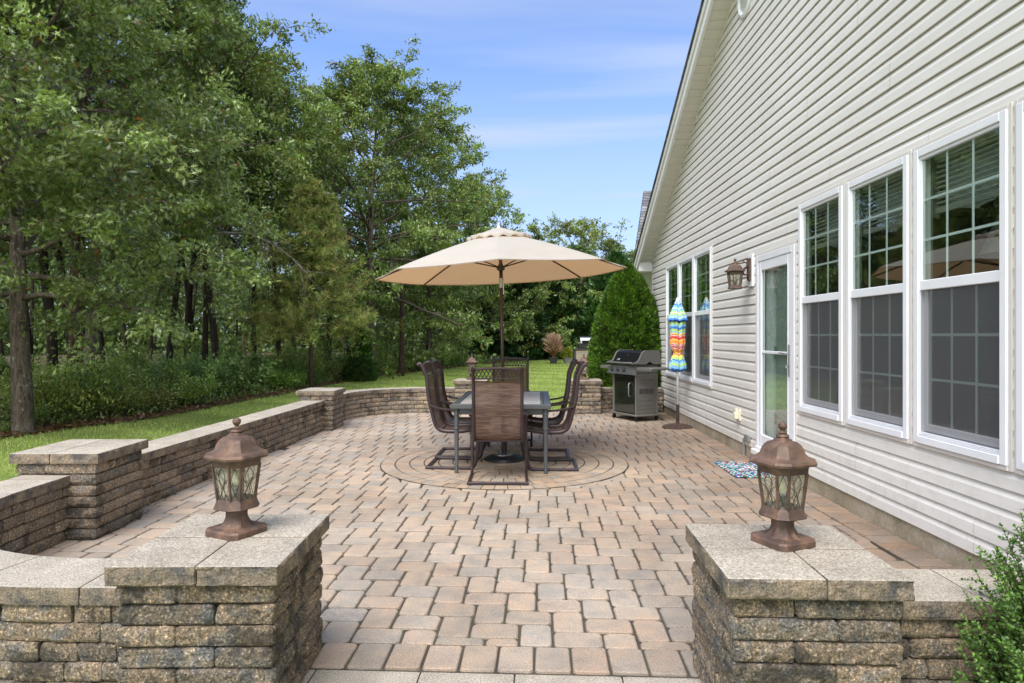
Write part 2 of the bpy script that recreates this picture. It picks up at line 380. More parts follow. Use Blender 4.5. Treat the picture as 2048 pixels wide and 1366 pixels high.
def m_screen():
    m, t, b = mat_new('insect_screen'); b.inputs['Base Color'].default_value = (.115, .116, .124, 1); b.inputs['Roughness'].default_value = .6
    co = N(t, 'ShaderNodeTexCoord').outputs['Object']; tr = N(t, 'ShaderNodeBsdfTransparent')
    mp_ = N(t, 'ShaderNodeMapping'); mp_.inputs['Scale'].default_value = (1, 6, 60); t.links.new(co, mp_.inputs[0]); n = noise(t, 8, 3, .7, mp_.outputs[0])
    f = ramp(t, n, [(.3, (.45, .45, .45)), (.7, (.55, .55, .55))]); ms = N(t, 'ShaderNodeMixShader'); t.links.new(f, ms.inputs[0]); t.links.new(b.outputs[0], ms.inputs[1]); t.links.new(tr.outputs[0], ms.inputs[2])
    t.links.new(ms.outputs[0], t.nodes['Material Output'].inputs[0]); return m
def m_shingle():
    m, t, b = mat_new('asphalt_shingle'); b.inputs['Roughness'].default_value = .95
    n = noise(t, 9, 4, .6); c = ramp(t, n, [(.3, (.06, .06, .065)), (.7, (.16, .16, .17))]); a = attr(t); c = mix(t, 1., c, a, 'MULTIPLY'); t.links.new(c, b.inputs['Base Color']); bump(t, b, noise(t, 200, 2), .6, .005); return m
def m_rust():
    m, t, b = mat_new('rusty_bronze_paint'); b.inputs['Roughness'].default_value = .62; b.inputs['Metallic'].default_value = .15
    co = N(t, 'ShaderNodeTexCoord').outputs['Object']; n = noise(t, 9, 6, .65, co)
    c = ramp(t, n, [(.3, (.060, .037, .029)), (.48, (.098, .060, .045)), (.60, (.165, .094, .062)), (.75, (.135, .097, .080))])
    c = mix(t, .5, c, ramp(t, noise(t, 60, 3, .6, co), [(.3, (.7, .7, .7)), (.7, (1.25, 1.25, 1.25))]), 'MULTIPLY')
    t.links.new(c, b.inputs['Base Color']); bump(t, b, noise(t, 110, 3, .6, co), .25, .003); return m
def m_lglass():
    m, t, b = mat_new('seeded_glass'); t.nodes.remove(b)
    tr = N(t, 'ShaderNodeBsdfTransparent'); tr.inputs[0].default_value = (.90, .90, .82, 1); gl = N(t, 'ShaderNodeBsdfGlossy'); gl.inputs['Roughness'].default_value = .06
    co = N(t, 'ShaderNodeTexCoord').outputs['Object']; n = noise(t, 45, 3, .6, co); bm = N(t, 'ShaderNodeBump'); bm.inputs['Strength'].default_value = .8; bm.inputs['Distance'].default_value = .01; t.links.new(n, bm.inputs['Height'])
    t.links.new(bm.outputs[0], gl.inputs['Normal']); fr = N(t, 'ShaderNodeFresnel'); gb = N(t, 'ShaderNodeNewGeometry'); mr = N(t, 'ShaderNodeMapRange'); mr.inputs[3].default_value = 1.5; mr.inputs[4].default_value = 1 / 1.5; t.links.new(gb.outputs['Backfacing'], mr.inputs[0]); t.links.new(mr.outputs[0], fr.inputs[0])
    df = N(t, 'ShaderNodeBsdfDiffuse'); df.inputs[0].default_value = (.66, .66, .60, 1); m1 = N(t, 'ShaderNodeMixShader'); f1 = ramp(t, noise(t, 25, 4, .7, co), [(.42, (.04, .04, .04)), (.72, (.36, .36, .36))]); t.links.new(f1, m1.inputs[0])
    t.links.new(tr.outputs[0], m1.inputs[1]); t.links.new(df.outputs[0], m1.inputs[2]); ms = N(t, 'ShaderNodeMixShader'); t.links.new(math_(t, 'MULTIPLY', fr.outputs[0], 1.8), ms.inputs[0])
    t.links.new(m1.outputs[0], ms.inputs[1]); t.links.new(gl.outputs[0], ms.inputs[2]); t.links.new(ms.outputs[0], t.nodes['Material Output'].inputs[0]); return m
def m_sling():
    m, t, b = mat_new('woven_sling'); b.inputs['Roughness'].default_value = .6; uv = N(t, 'ShaderNodeUVMap').outputs[0]
    mp_ = N(t, 'ShaderNodeMapping'); mp_.inputs['Scale'].default_value = (1.5, 60, 1); t.links.new(uv, mp_.inputs[0]); n = noise(t, 1.6, 4, .75, mp_.outputs[0])
    c = ramp(t, n, [(.34, (.028, .016, .013)), (.46, (.09, .046, .032)), (.56, (.155, .084, .055)), (.68, (.26, .16, .105))])
    w = N(t, 'ShaderNodeTexWave', wave_type='BANDS', bands_direction='Y'); w.inputs['Scale'].default_value = 26; t.links.new(uv, w.inputs[0])
    w2 = N(t, 'ShaderNodeTexWave', wave_type='BANDS', bands_direction='X'); w2.inputs['Scale'].default_value = 24; t.links.new(uv, w2.inputs[0])
    c = mix(t, .55, c, ramp(t, w.outputs[1], [(0, (.45, .45, .45)), (1, (1.2, 1.2, 1.2))]), 'MULTIPLY'); c = mix(t, .25, c, ramp(t, w2.outputs[1], [(0, (.5, .5, .5)), (1, (1.2, 1.2, 1.2))]), 'MULTIPLY')
    t.links.new(c, b.inputs['Base Color']); bump(t, b, w.outputs[1], .5, .004)
    tr = N(t, 'ShaderNodeBsdfTransparent'); ms = N(t, 'ShaderNodeMixShader'); ms.inputs[0].default_value = .09; t.links.new(b.outputs[0], ms.inputs[1]); t.links.new(tr.outputs[0], ms.inputs[2]); t.links.new(ms.outputs[0], t.nodes['Material Output'].inputs[0]); return m
def m_canvas(name, col, trans=.35):
    m, t, b = mat_new(name); b.inputs['Roughness'].default_value = .9; b.inputs['Specular IOR Level'].default_value = .15
    co = N(t, 'ShaderNodeTexCoord').outputs['Object']; n = noise(t, 2.4, 5, .6, co)
    c = ramp(t, n, [(.3, tuple(x * .9 for x in col)), (.7, col)]); c = mix(t, .35, c, ramp(t, noise(t, 90, 2, .5, co), [(.3, (.85, .85, .85)), (.7, (1.1, 1.1, 1.1))]), 'MULTIPLY')
    t.links.new(c, b.inputs['Base Color']); tr = N(t, 'ShaderNodeBsdfTranslucent'); tr.inputs[0].default_value = (.95, .52, .22, 1)
    ms = N(t, 'ShaderNodeMixShader'); ms.inputs[0].default_value = trans; t.links.new(b.outputs[0], ms.inputs[1]); t.links.new(tr.outputs[0], ms.inputs[2]); t.links.new(ms.outputs[0], t.nodes['Material Output'].inputs[0])
    bump(t, b, noise(t, 5, 4, .6, co), .3, .02); return m
def m_attr(name, rough=.7, bs=0, spec=.4):
    m, t, b = mat_new(name); b.inputs['Roughness'].default_value = rough; b.inputs['Specular IOR Level'].default_value = spec; t.links.new(attr(t), b.inputs['Base Color'])
    if bs: bump(t, b, noise(t, bs, 3), .5, .006)
    return m
def m_bark(name, c0, c1, lichen=0.0):
    m, t, b = mat_new(name); b.inputs['Roughness'].default_value = .95; b.inputs['Specular IOR Level'].default_value = .2
    co = N(t, 'ShaderNodeTexCoord').outputs['Object']; mp_ = N(t, 'ShaderNodeMapping'); mp_.inputs['Scale'].default_value = (1, 1, .22); t.links.new(co, mp_.inputs[0])
    n = noise(t, 22, 5, .7, mp_.outputs[0], dist=.4); c = ramp(t, n, [(.35, c0), (.62, c1)])
    if lichen > 0:
        l = ramp(t, noise(t, 14, 5, .75, co), [(.60, (0, 0, 0)), (.66, (1, 1, 1))]); c = mix(t, math_(t, 'MULTIPLY', l, lichen), c, (.34, .36, .28))
    t.links.new(c, b.inputs['Base Color']); bump(t, b, n, .9, .03); return m
def m_ground():
    m, t, b = mat_new('mown_lawn'); b.inputs['Roughness'].default_value = .95; b.inputs['Specular IOR Level'].default_value = .15; pos = N(t, 'ShaderNodeNewGeometry').outputs['Position']
    n = noise(t, .9, 5, .6, pos); c = ramp(t, n, [(.3, (.21, .28, .07)), (.55, (.27, .34, .09)), (.75, (.33, .38, .13))])
    mp_ = N(t, 'ShaderNodeMapping'); mp_.inputs['Rotation'].default_value = (0, 0, R(-62)); t.links.new(pos, mp_.inputs[0])
    w = N(t, 'ShaderNodeTexWave', wave_type='BANDS', bands_direction='X'); w.inputs['Scale'].default_value = .28; w.inputs['Distortion'].default_value = .6; w.inputs['Detail'].default_value = 2; t.links.new(mp_.outputs[0], w.inputs[0])
    c = mix(t, .5, c, ramp(t, w.outputs[1], [(.3, (.78, .82, .8)), (.7, (1.2, 1.17, 1.1))]), 'MULTIPLY')
    c = mix(t, .8, c, ramp(t, noise(t, 45, 4, .75, pos), [(.3, (.45, .5, .5)), (.7, (1.5, 1.45, 1.4))]), 'MULTIPLY')
    t.links.new(c, b.inputs['Base Color']); bump(t, b, noise(t, 60, 4, .8, pos), .9, .03); return m
def m_litter():
    m, t, b = mat_new('leaf_litter'); b.inputs['Roughness'].default_value = 1; pos = N(t, 'ShaderNodeNewGeometry').outputs['Position']
    n = noise(t, 14, 5, .7, pos); c = ramp(t, n, [(.3, (.03, .02, .013)), (.5, (.10, .06, .035)), (.7, (.16, .10, .06))])
    g = ramp(t, noise(t, .5, 4, .6, pos), [(.45, (0, 0, 0)), (.6, (1, 1, 1))]); c = mix(t, math_(t, 'MULTIPLY', g, .7), c, (.03, .05, .015)); t.links.new(c, b.inputs['Base Color']); bump(t, b, noise(t, 30, 5, .8, pos), 1, .05); return m

M = dict(
    block=m_block(), cap=m_captop(), paver=m_paver(), joint=m_joint(), siding=m_siding(), found=m_foundation(), glass=m_glass(), screen=m_screen(), shingle=m_shingle(),
    rust=m_rust(), lglass=m_lglass(), sling=m_sling(), canvas=m_canvas('beige_canvas', (.49, .465, .425), .24), ground=m_ground(), litter=m_litter(),
    vinyl=simple('white_vinyl', (.74, .745, .77), .35, var=.04, vscale=3), cream=simple('cream_trim', (.60, .56, .52), .5), soffit=simple('soffit_vinyl', (.64, .61, .55), .55), fascia=simple('white_fascia', (.74, .73, .72), .5),
    bronze=simple('dark_bronze_frame', (.050, .034, .036), .42, .35, .05, 90, .2, 30), tgrey=simple('grey_powder_coat', (.095, .10, .105), .42, .4), slab=simple('pale_table_slab', (.42, .41, .40), .35, 0, .05, 50, .12, 5),
    black=simple('black_plastic', (.014, .014, .015), .4, 0, .1, 60), pole=simple('brown_pole', (.07, .05, .042), .4, .5), tin=simple('brushed_steel', (.42, .42, .42), .35, .9),
    grillb=simple('grill_taupe_paint', (.155, .15, .135), .42, .25, .03, 60, .08, 4), grilld=simple('grill_door_gloss', (.012, .016, .010), .06, 0, 0, 1, 0, 1, .9), enamel=simple('black_enamel', (.008, .008, .009), .3, .0, 0, 1, 0, 1, .25),
    white=simple('white_paint', (.78, .78, .76), .4), intw=simple('interior_wall', (.30, .31, .26), .9), intf=simple('interior_floor', (.14, .09, .06), .5), blind=simple('blind_slat', (.62, .62, .58), .5),
    came=simple('lead_came', (.09, .06, .045), .5, .6), candle=simple('bulb_tube', (.75, .72, .55), .3), lamp_dark=simple('socket_dark', (.03, .03, .035), .4),
    leaf=m_leaf('oak_leaf', .42, .24, .6), needle=m_leaf('needle', .6, .15, .3), shrub=m_leaf('shrub_leaf', .45, .3, .5), stripes=m_attr('striped_fabric', .85), mat=m_attr('rag_rug', .95, 200),
    oakbark=m_bark('oak_bark', (.035, .026, .02), (.15, .12, .095), .8), pinebark=m_bark('pine_bark', (.018, .012, .010), (.085, .055, .045)), darkbark=m_bark('dark_bark', (.012, .009, .007), (.05, .038, .03)), palebark=m_bark('pale_snag', (.10, .06, .035), (.34, .25, .17)), twig=m_bark('dead_twig', (.10, .09, .08), (.25, .22, .19)),
    board=m_attr('counter_board', .7, 60), chartreuse=m_leaf('yellow_shrub_leaf'), pot=simple('dark_pot', (.03, .03, .035), .5), basket=simple('grey_basket', (.22, .22, .22), .8, 0, .6, 40), red=simple('red_petal', (.6, .03, .02), .6),
    grass=m_leaf('grass_blade', .7, .2, .2), cast=simple('rusted_cast_iron', (.075, .045, .035), .7, .3, .5, 70, .3, 20), galv=simple('galvanised', (.36, .37, .38), .45, .7), socket=simple('cream_plastic', (.72, .68, .52), .4))

def px(x, y, z=0.0):
    """photo pixel on a horizontal plane of height z -> world X, Y"""
    D = F_PX * (CAM_H - z) / (y - 671.0); return ((x - 1024) * D / F_PX, D)
rng = np.random.default_rng(7)

# ================================================================== GROUND
PA = R(-2.6); PC = np.array([-0.085, 7.5]); ca_, sa_ = math.cos(PA), math.sin(PA)
def loc2w(p, q): return (PC[0] + p * ca_ - q * sa_, PC[1] + p * sa_ + q * ca_)
def gz(X, Y):
    t = np.clip((3.6 - Y) / 1.1, 0, 1); t = t * t * (3 - 2 * t)
    return -0.03 - .36 * t
gx = np.concatenate([[-600, -250, -100, -55], np.linspace(-34, 34, 137), [55, 100, 250, 600]])
gy = np.concatenate([[-600, -200, -60, -20], np.linspace(-6, 60, 133), [80, 130, 250, 700]])
GX, GY = np.meshgrid(gx, gy, indexing='ij'); Z = gz(GX, GY)
inside = (GX > -3.2) & (GX < 2.9) & (GY > 2.9) & (GY < 12.45); Z = np.where(inside, -.10, Z)
V = np.stack([GX, GY, Z], -1).reshape(-1, 3); ny_ = len(gy); I, J = np.meshgrid(np.arange(len(gx) - 1), np.arange(ny_ - 1), indexing='ij'); b0 = (I * ny_ + J).ravel()
MB().add(V, [np.stack([b0, b0 + ny_, b0 + ny_ + 1, b0 + 1], 1)]).build('lawn', M['ground']).__setitem__('kind', 'structure')

# edge of the lawn against the woods (world X, Y)
EDGE = bez([(-9.5, 2.5), (-8.0, 6.5), (-7.25, 9.2), (-7.0, 10.3), (-6.35, 11.6), (-6.05, 13.8), (-5.6, 17), (-4.95, 21.9), (-2.9, 28.6), (-.9, 34), (2.2, 40), (9, 45), (20, 48)], 14)[:, :2] if False else None
_e = [(-9.5, 2.5, 0), (-8.0, 6.5, 0), (-7.25, 9.2, 0), (-7.0, 10.3, 0), (-6.35, 11.6, 0), (-6.05, 13.8, 0), (-5.6, 17, 0), (-4.95, 21.9, 0), (-2.9, 28.6, 0), (-.9, 34, 0), (2.2, 40, 0), (9, 45, 0), (20, 48, 0)]
EDGE = bez(_e, 14)[:, :2]
mb = MB(); e = EDGE.copy(); e[:, 0] += vnoise(np.c_[e, e[:, 0] * 0], 1.3, 3) * .18
far = e + np.array([-60, 25])
V = np.concatenate([np.c_[e, np.full(len(e), -.012)], np.c_[far, np.full(len(e), -.012)]]); n = len(e); k = np.arange(n - 1)
mb.add(V, [np.stack([k, k + 1, k + 1 + n, k + n], 1)]); mb.build('forest_floor', M['litter'])['kind'] = 'structure'

# ================================================================== PAVING
def paver_tint(n=1):
    pal = np.array([(.47, .395, .33), (.46, .41, .36), (.51, .405, .33), (.43, .40, .37), (.53, .43, .345), (.47, .40, .34)])
    c = (pal[rng.integers(0, len(pal), n)] * .68 + pal.mean(0) * .32) * np.array([.755, .74, .72]) * rng.uniform(.90, 1.10, (n, 1)); return c
def rrect(w, h, r, k=3):
    P = []
    for cx, cy, a0 in ((w / 2 - r, h / 2 - r, 0), (-w / 2 + r, h / 2 - r, 90), (-w / 2 + r, -h / 2 + r, 180), (w / 2 - r, -h / 2 + r, 270)):
        for i in range(k): a = R(a0 + 90 * i / (k - 1)); P.append((cx + r * math.cos(a), cy + r * math.sin(a)))
    return np.array(P)
def add_paver(mb, poly, col, z=0.0, inset=.013, drop=.008, jit=.0015, ang=None):
    """poly (n,2) world outline counter-clockwise"""
    c = poly.mean(0); n = len(poly); k = np.arange(n); l = (k + 1) % n
    P = poly + rng.normal(0, jit, poly.shape)
    d = c - P; dn = np.linalg.norm(d, axis=1)[:, None]; In = P + d / dn * inset; In2 = P + d / dn * inset * .35
    tz = z + rng.normal(0, .0012); sl_ = rng.normal(0, .006, 2)
    zt = tz + (In - c) @ sl_
    V = np.concatenate([np.c_[P, np.full(n, z - .035)], np.c_[P, np.full(n, z - drop * 1.3)], np.c_[In2, zt - drop * .45], np.c_[In, zt]])
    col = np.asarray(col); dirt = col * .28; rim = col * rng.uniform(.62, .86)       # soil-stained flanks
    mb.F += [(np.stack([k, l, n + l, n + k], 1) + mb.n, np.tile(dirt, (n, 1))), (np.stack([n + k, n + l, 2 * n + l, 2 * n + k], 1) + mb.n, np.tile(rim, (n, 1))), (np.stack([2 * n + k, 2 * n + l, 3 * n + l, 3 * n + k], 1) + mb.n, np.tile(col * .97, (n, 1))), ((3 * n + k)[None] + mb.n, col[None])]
    mb.V.append(V); mb.n += len(V)
def house_x(Y): return 2.7 + .0106 * Y
mb = MB(); U = .0795; g = .0082; RC = 1.384
def in_patio(X, Y):
    if X > house_x(Y) + .12 or Y > 12.75 or Y < 2.5: return False
    if X < -3.25: return False
    if Y < 4.18 and X < -1.8: return math.hypot(X + 1.8, Y - 4.18) < 1.42
    if Y > 11.0 and X < -1.6: return math.hypot(X + 1.6, Y - 11.0) < 1.36
    if X < -2.95 and Y > 8: return False
    if Y > 12.35 and not (-.45 < X < 1.05): return False
    return True
for a in range(-40, 60):
    for b in range(-60, 60):
        u, v = 5 * a - 2 * b, a + 2 * b          # v grows towards the camera
        for (ox, w, h) in ((0, 3, 2), (3, 2, 3)):
            cu, cv = (u + ox + w / 2) * U, (v + h / 2) * U; p, q = cu, -cv
            X, Y = loc2w(p, q)
            if q + h * U / 2 < -4.45 + .035 or not in_patio(X, Y) or math.hypot(abs(p) + w * U / 2, abs(q) + h * U / 2) < RC + .04: continue
            if X - w * U / 2 > house_x(Y) - .245 - .03: continue
            o = rrect(w * U - g, h * U - g, .027, 4) + (p, q); o[:, 1] = np.maximum(o[:, 1], -4.449)
            rd = np.hypot(o[:, 0], o[:, 1]); kf = np.where(rd < RC + .003, (RC + .003) / np.maximum(rd, 1e-6), 1); o = o * kf[:, None]
            o = np.stack(loc2w(o[:, 0], o[:, 1]), 1); o[:, 0] = np.minimum(o[:, 0], house_x(o[:, 1]) - .246)
            if math.hypot(*(o.max(0) - o.min(0))) < .08: continue
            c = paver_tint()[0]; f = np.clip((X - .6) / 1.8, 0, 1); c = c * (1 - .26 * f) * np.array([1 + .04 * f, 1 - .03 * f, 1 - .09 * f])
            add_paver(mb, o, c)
mb.build('paving', M['paver'], smooth=False)['kind'] = 'structure'
# soldier course along the front opening
mb = MB(); p = -1.4
while p < 2.9:
    w = .163; o = rrect(w - g, .235 - g, .016) + (p + w / 2, -4.69 + .1175); o = np.stack(loc2w(o[:, 0], o[:, 1]), 1); add_paver(mb, o, paver_tint()[0] * .97, .006); p += w
# border course along the house
Y = 2.72
while Y < 12.2:
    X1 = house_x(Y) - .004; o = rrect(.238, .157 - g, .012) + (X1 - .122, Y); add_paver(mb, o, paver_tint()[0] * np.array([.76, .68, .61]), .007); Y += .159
mb.build('border_course', M['paver'])['kind'] = 'structure'
# joint sand below
mb = MB(); mb.add([(-3.3, 2.6, -.010), (2.85, 2.6, -.010), (2.85, 12.75, -.010), (-3.3, 12.75, -.010)], [[[0, 1, 2, 3]]])
mb.add(*lathe([(0.001, .0), (RC + .004, .0), (RC + .006, -.002), (.001, -.004)][::-1], 96), M=T(PC[0], PC[1], .0022))
b_ = np.array([(-1.42, -4.69 - .01), (2.9, -4.69 - .01), (2.9, -4.45), (-1.42, -4.45)]); X_, Y_ = loc2w(b_[:, 0], b_[:, 1]); mb.add(np.c_[X_, Y_, np.full(4, .0008 - .006)], [[[0, 1, 2, 3]]])
mb.add([(house_x(2.7) - .25, 2.7, -.004), (house_x(2.7), 2.7, -.004), (house_x(12.2), 12.2, -.004), (house_x(12.2) - .25, 12.2, -.004)], [[[0, 1, 2, 3]]])
mb.build('joint_sand', M['joint'])['kind'] = 'structure'
# circle kit
mb = MB(); r0 = .104; c = np.stack([np.cos(np.arange(12) * PI / 6), np.sin(np.arange(12) * PI / 6)], 1) * (r0 - .004) + PC; add_paver(mb, c, paver_tint()[0], .006)
for i in range(8):
    ra, rb = r0 + i * .16, r0 + (i + 1) * .16; n = max(6, int(round(2 * PI * (ra + rb) / 2 / .122))); off = rng.uniform(0, 1)
    for j in range(n):
        a0, a1 = (j + off) * 2 * PI / n + .0035 / rb, (j + 1 + off) * 2 * PI / n - .0035 / rb; m_ = 4
        aa = np.linspace(a0, a1, m_); P = np.concatenate([np.stack([np.cos(aa), np.sin(aa)], 1) * (rb - .006), np.stack([np.cos(aa[::-1]), np.sin(aa[::-1])], 1) * (ra + .006)]) + PC
        add_paver(mb, P, paver_tint()[0] * np.array([.98, .94, .90]), .006, inset=.005, drop=.004, jit=.0006)
mb.build('paving_circle', M['paver'])['kind'] = 'structure'
# moss / weeds in the joints
# ================================================================== WALLS AND PILLARS
def stone_m(mb, c, h, mapf, cell, r, amp, seed, col, flat_top=False):
    n = [max(2, int(round(2 * x / cell))) for x in h]; U_, F = cubegrid(*n); h = np.array(h); P = U_ * h; rr = min(r, h.min() * .6)
    Q = np.clip(P, -(h - rr), h - rr); D = P - Q; L = np.linalg.norm(D, axis=1)[:, None]; P = np.where(L > 1e-9, Q + D / np.maximum(L, 1e-9) * np.minimum(L, rr), P) + np.array(c)
    sgn = np.where(np.abs(U_) > .999, np.sign(U_), 0); side = sgn / np.linalg.norm(sgn, axis=1)[:, None]
    W3 = P + seed * 3.7; a = amp * (vnoise(W3, 26, seed) * .6 + vnoise(W3, 66, seed + 1) * .4 + .8 * vnoise(W3, 9, seed + 2)); bul = (1 - U_[:, 2] ** 2) * amp * .35 * (np.abs(side[:, 2]) < .5)
    if flat_top: a = np.where(U_[:, 2] > .999, a * .1, a); bul *= .3
    a = np.where(U_[:, 2] < -.999, a * .3, a); d = side * (a + bul)[:, None]; d[:, 2] *= .35; P = P + d
    mb.add(mapf(P), [F], col)
def bcol():
    v = rng.uniform(.78, 1.15); t = rng.uniform(0, 1)
    return np.array([1.04, 1.0, .94]) * v if t < .62 else np.array([.88, .90, .92]) * v * .92
def pillar(name, label, cx, cy, rz, top=.61, courses=7, cell=.022, sx=.62, sy=.66, amp=.006, extra=0, group='stone pillars around the patio'):
    t = thing(name, label, 'pillar', (cx, cy, 0), rz, group); idm = lambda P: P
    body = MB(); bw, bd = sx / 2 - .028, sy / 2 - .028; ch = .0770; z1 = top - .072
    for k in range(courses + extra):
        zc = z1 - (k + .5) * ch; s1 = .07 if k % 2 else -.07; s2 = .07 if (k // 1) % 2 else -.07
        for (xa, xb) in ((-bw, s1), (s1, bw)):
            for (ya, yb) in ((-bd, s2), (s2, bd)):
                j = rng.normal(0, .003, 2); stone_m(body, ((xa + xb) / 2 + j[0], (ya + yb) / 2 + j[1], zc), ((xb - xa) / 2 - .0022, (yb - ya) / 2 - .0022, ch / 2 - .0016), idm, cell, .012, amp * 1.5, int(rng.integers(1, 999)), bcol())
    body.build('body', M['block'], t)
    cap = MB(); s = rng.uniform(-.03, .03)
    for (xa, xb) in ((-sx / 2, s), (s, sx / 2)):
        for (ya, yb) in ((-sy / 2, 0), (0, sy / 2)):
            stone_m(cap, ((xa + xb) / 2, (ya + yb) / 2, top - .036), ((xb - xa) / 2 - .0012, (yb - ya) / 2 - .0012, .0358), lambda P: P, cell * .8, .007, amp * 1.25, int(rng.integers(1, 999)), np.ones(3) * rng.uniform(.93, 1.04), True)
    cap.build('capstone', M['cap'], t); return t
PIL = {}
PIL['nl'] = pillar('stone_pillar', 'stone pillar at the near left end of the patio opening, carrying the largest left lantern', -1.145, 2.69, R(0.6), cell=.011, sy=.70, extra=5)
PIL['nr'] = pillar('stone_pillar', 'stone pillar in the foreground right of the patio opening, beside the green bush', 1.052, 2.545, R(-2.2), cell=.011, sx=.625, extra=5)
PIL['ml'] = pillar('stone_pillar', 'bare stone pillar without a lantern at the left frame side where two low walls meet', -3.185, 4.905, R(.5), cell=.024, extra=1)
PIL['fl'] = pillar('stone_pillar', 'bare stone pillar further back at the corner before the curved wall', -2.95, 10.22, R(-1), cell=.04, sx=.58, extra=1, top=.60)
PIL['fc'] = pillar('stone_pillar', 'stone pillar with lantern behind the left chairs at the lawn opening', -.75, 12.33, R(-3), cell=.04, extra=1)
PIL['fr'] = pillar('stone_pillar', 'stone pillar with lantern left of the grill at the lawn opening', 1.35, 12.31, R(-3), cell=.04, extra=1)

def path_map(pts):
    P = np.array(pts, float); d = np.diff(P, axis=0); L = np.linalg.norm(d, axis=1); s = np.concatenate([[0], np.cumsum(L)])
    def f(Q):
        S_ = np.clip(Q[:, 0], 0, s[-1]); x = np.interp(S_, s, P[:, 0]); y = np.interp(S_, s, P[:, 1])
        e_ = .05; xa = np.interp(S_ - e_, s, P[:, 0]); ya = np.interp(S_ - e_, s, P[:, 1]); xb = np.interp(S_ + e_, s, P[:, 0]); yb = np.interp(S_ + e_, s, P[:, 1])
        tx, ty = xb - xa, yb - ya; l = np.hypot(tx, ty) + 1e-9; nx, ny = -ty / l, tx / l
        ov = Q[:, 0] - S_
        return np.stack([x + nx * Q[:, 1] + tx / l * ov, y + ny * Q[:, 1] + ty / l * ov, Q[:, 2]], 1)
    return f, s[-1]
def low_wall(name, label, pts, top=.455, courses=6, width=.30, cell=.03, capw=.34, amp=.006, lens=(.15, .2, .28)):
    c = np.array(pts).mean(0); f0, L = path_map(pts); f = lambda Q: f0(Q) - np.array([c[0], c[1], 0])
    t = thing(name, label, 'low wall', (c[0], c[1], 0), 0, 'low block walls around the patio'); body = MB(); ch = .077; z1 = top - .072
    for k in range(courses):
        s = -rng.uniform(0, .15); zc = z1 - (k + .5) * ch
        while s < L:
            l = lens[rng.integers(0, len(lens))]; a, b = max(s, 0), min(s + l, L); s += l
            if b - a < .03: continue
            stone_m(body, ((a + b) / 2, rng.normal(0, .003), zc), ((b - a) / 2 - .002, width / 2, ch / 2 - .0016), f, cell, .010, amp * 1.4, int(rng.integers(1, 999)), bcol())
    body.build('block_courses', M['block'], t); cap = MB(); s = -rng.uniform(0, .2)
    while s < L:
        l = .42 + rng.uniform(-.06, .06); a, b = max(s, 0), min(s + l, L); s += l
        if b - a < .02: continue
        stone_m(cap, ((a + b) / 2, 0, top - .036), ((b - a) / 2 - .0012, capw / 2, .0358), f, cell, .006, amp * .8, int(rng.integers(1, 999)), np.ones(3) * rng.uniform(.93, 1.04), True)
    cap.build('coping', M['cap'], t); return t
def arc(cx, cy, r, a0, a1, n=16): return [(cx + r * math.cos(R(a)), cy + r * math.sin(R(a))) for a in np.linspace(a0, a1, n)]
low_wall('stone_wall', 'low curved block wall sweeping from the near left pillar round to the bare left pillar', [(-1.40, 2.72)] + arc(-1.8, 4.18, 1.455, 270, 180, 24) + [(-3.255, 4.62)], courses=9, cell=.015)
low_wall('stone_wall', 'long straight low block wall along the lawn between the two bare pillars', [(-3.235, 5.18), (-2.99, 9.93)], cell=.028)
low_wall('stone_wall', 'low block wall curving behind the left chairs to the lawn opening', [(-2.97, 10.5)] + arc(-1.6, 11.0, 1.37, 180, 90, 18) + [(-1.02, 12.36)], cell=.04)
low_wall('stone_wall', 'short low block wall behind the grill', [(1.62, 12.40), (2.80, 12.34)], cell=.04)
low_wall('stone_wall', 'short low block wall between the near right pillar and the house', [(1.33, 2.60), (2.69, 2.57)], courses=9, cell=.015)
# step coping across the front opening
mb = MB(); f, L = path_map([loc2w(-.66, -4.88), loc2w(1.16, -4.88)]); s = 0
for a, b in ((0, .12), (.12, .57), (.57, .97), (.97, 1.42), (1.42, 1.82)):
    stone_m(mb, ((a + b) / 2, 0, -.035), ((b - a) / 2 - .0015, .18, .035), f, .02, .006, .004, int(rng.integers(1, 999)), np.ones(3), True)
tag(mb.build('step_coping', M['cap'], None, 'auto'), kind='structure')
mb = MB(); mb.add(*cbox(-.80, .70, 2.2, 2.66, -.40, -.20, .01)); tag(mb.build('lower_step', M['cap']), kind='structure')

# ================================================================== HOUSE
HRZ = -math.atan(.0106)
house = thing('house', 'beige vinyl sided house with a tall gable end, white windows and a storm door', 'house', (0, 0, 0), HRZ)
HX = 2.70; YE = 13.35; YP = 4.9
def rake(y): return 2.896 + .543 * (YE - y) if y >= YP else 2.896 + .543 * (YE - (2 * YP - y))
ZP = rake(YP)
def yfar(z): return min(YE, YE - (z - 2.896) / .543)
NEAR = [(5.475, 6.325), (4.555, 5.405), (3.635, 4.485), (2.715, 3.565)]; FAR = [(9.20, 10.13), (10.14, 11.07), (11.08, 12.01)]; WZ = (.715, 2.67)
DOOR = (6.43, 7.47, .17, 2.32)
holes = [(a - .012, b + .012, WZ[0] - .012, WZ[1] + .012) for a, b in NEAR + FAR] + [(DOOR[0], DOOR[1], DOOR[2] - .1, DOOR[3])]
E = .110; Z0 = .143
prof = [(0.0, .000), (0.0, .0205), (.60, .0185), (.940, .0030), (.941, -.0150), (1.0, -.0150)]      # (fraction of exposure, stand-off)
mb = MB(); k = 0; z = Z0
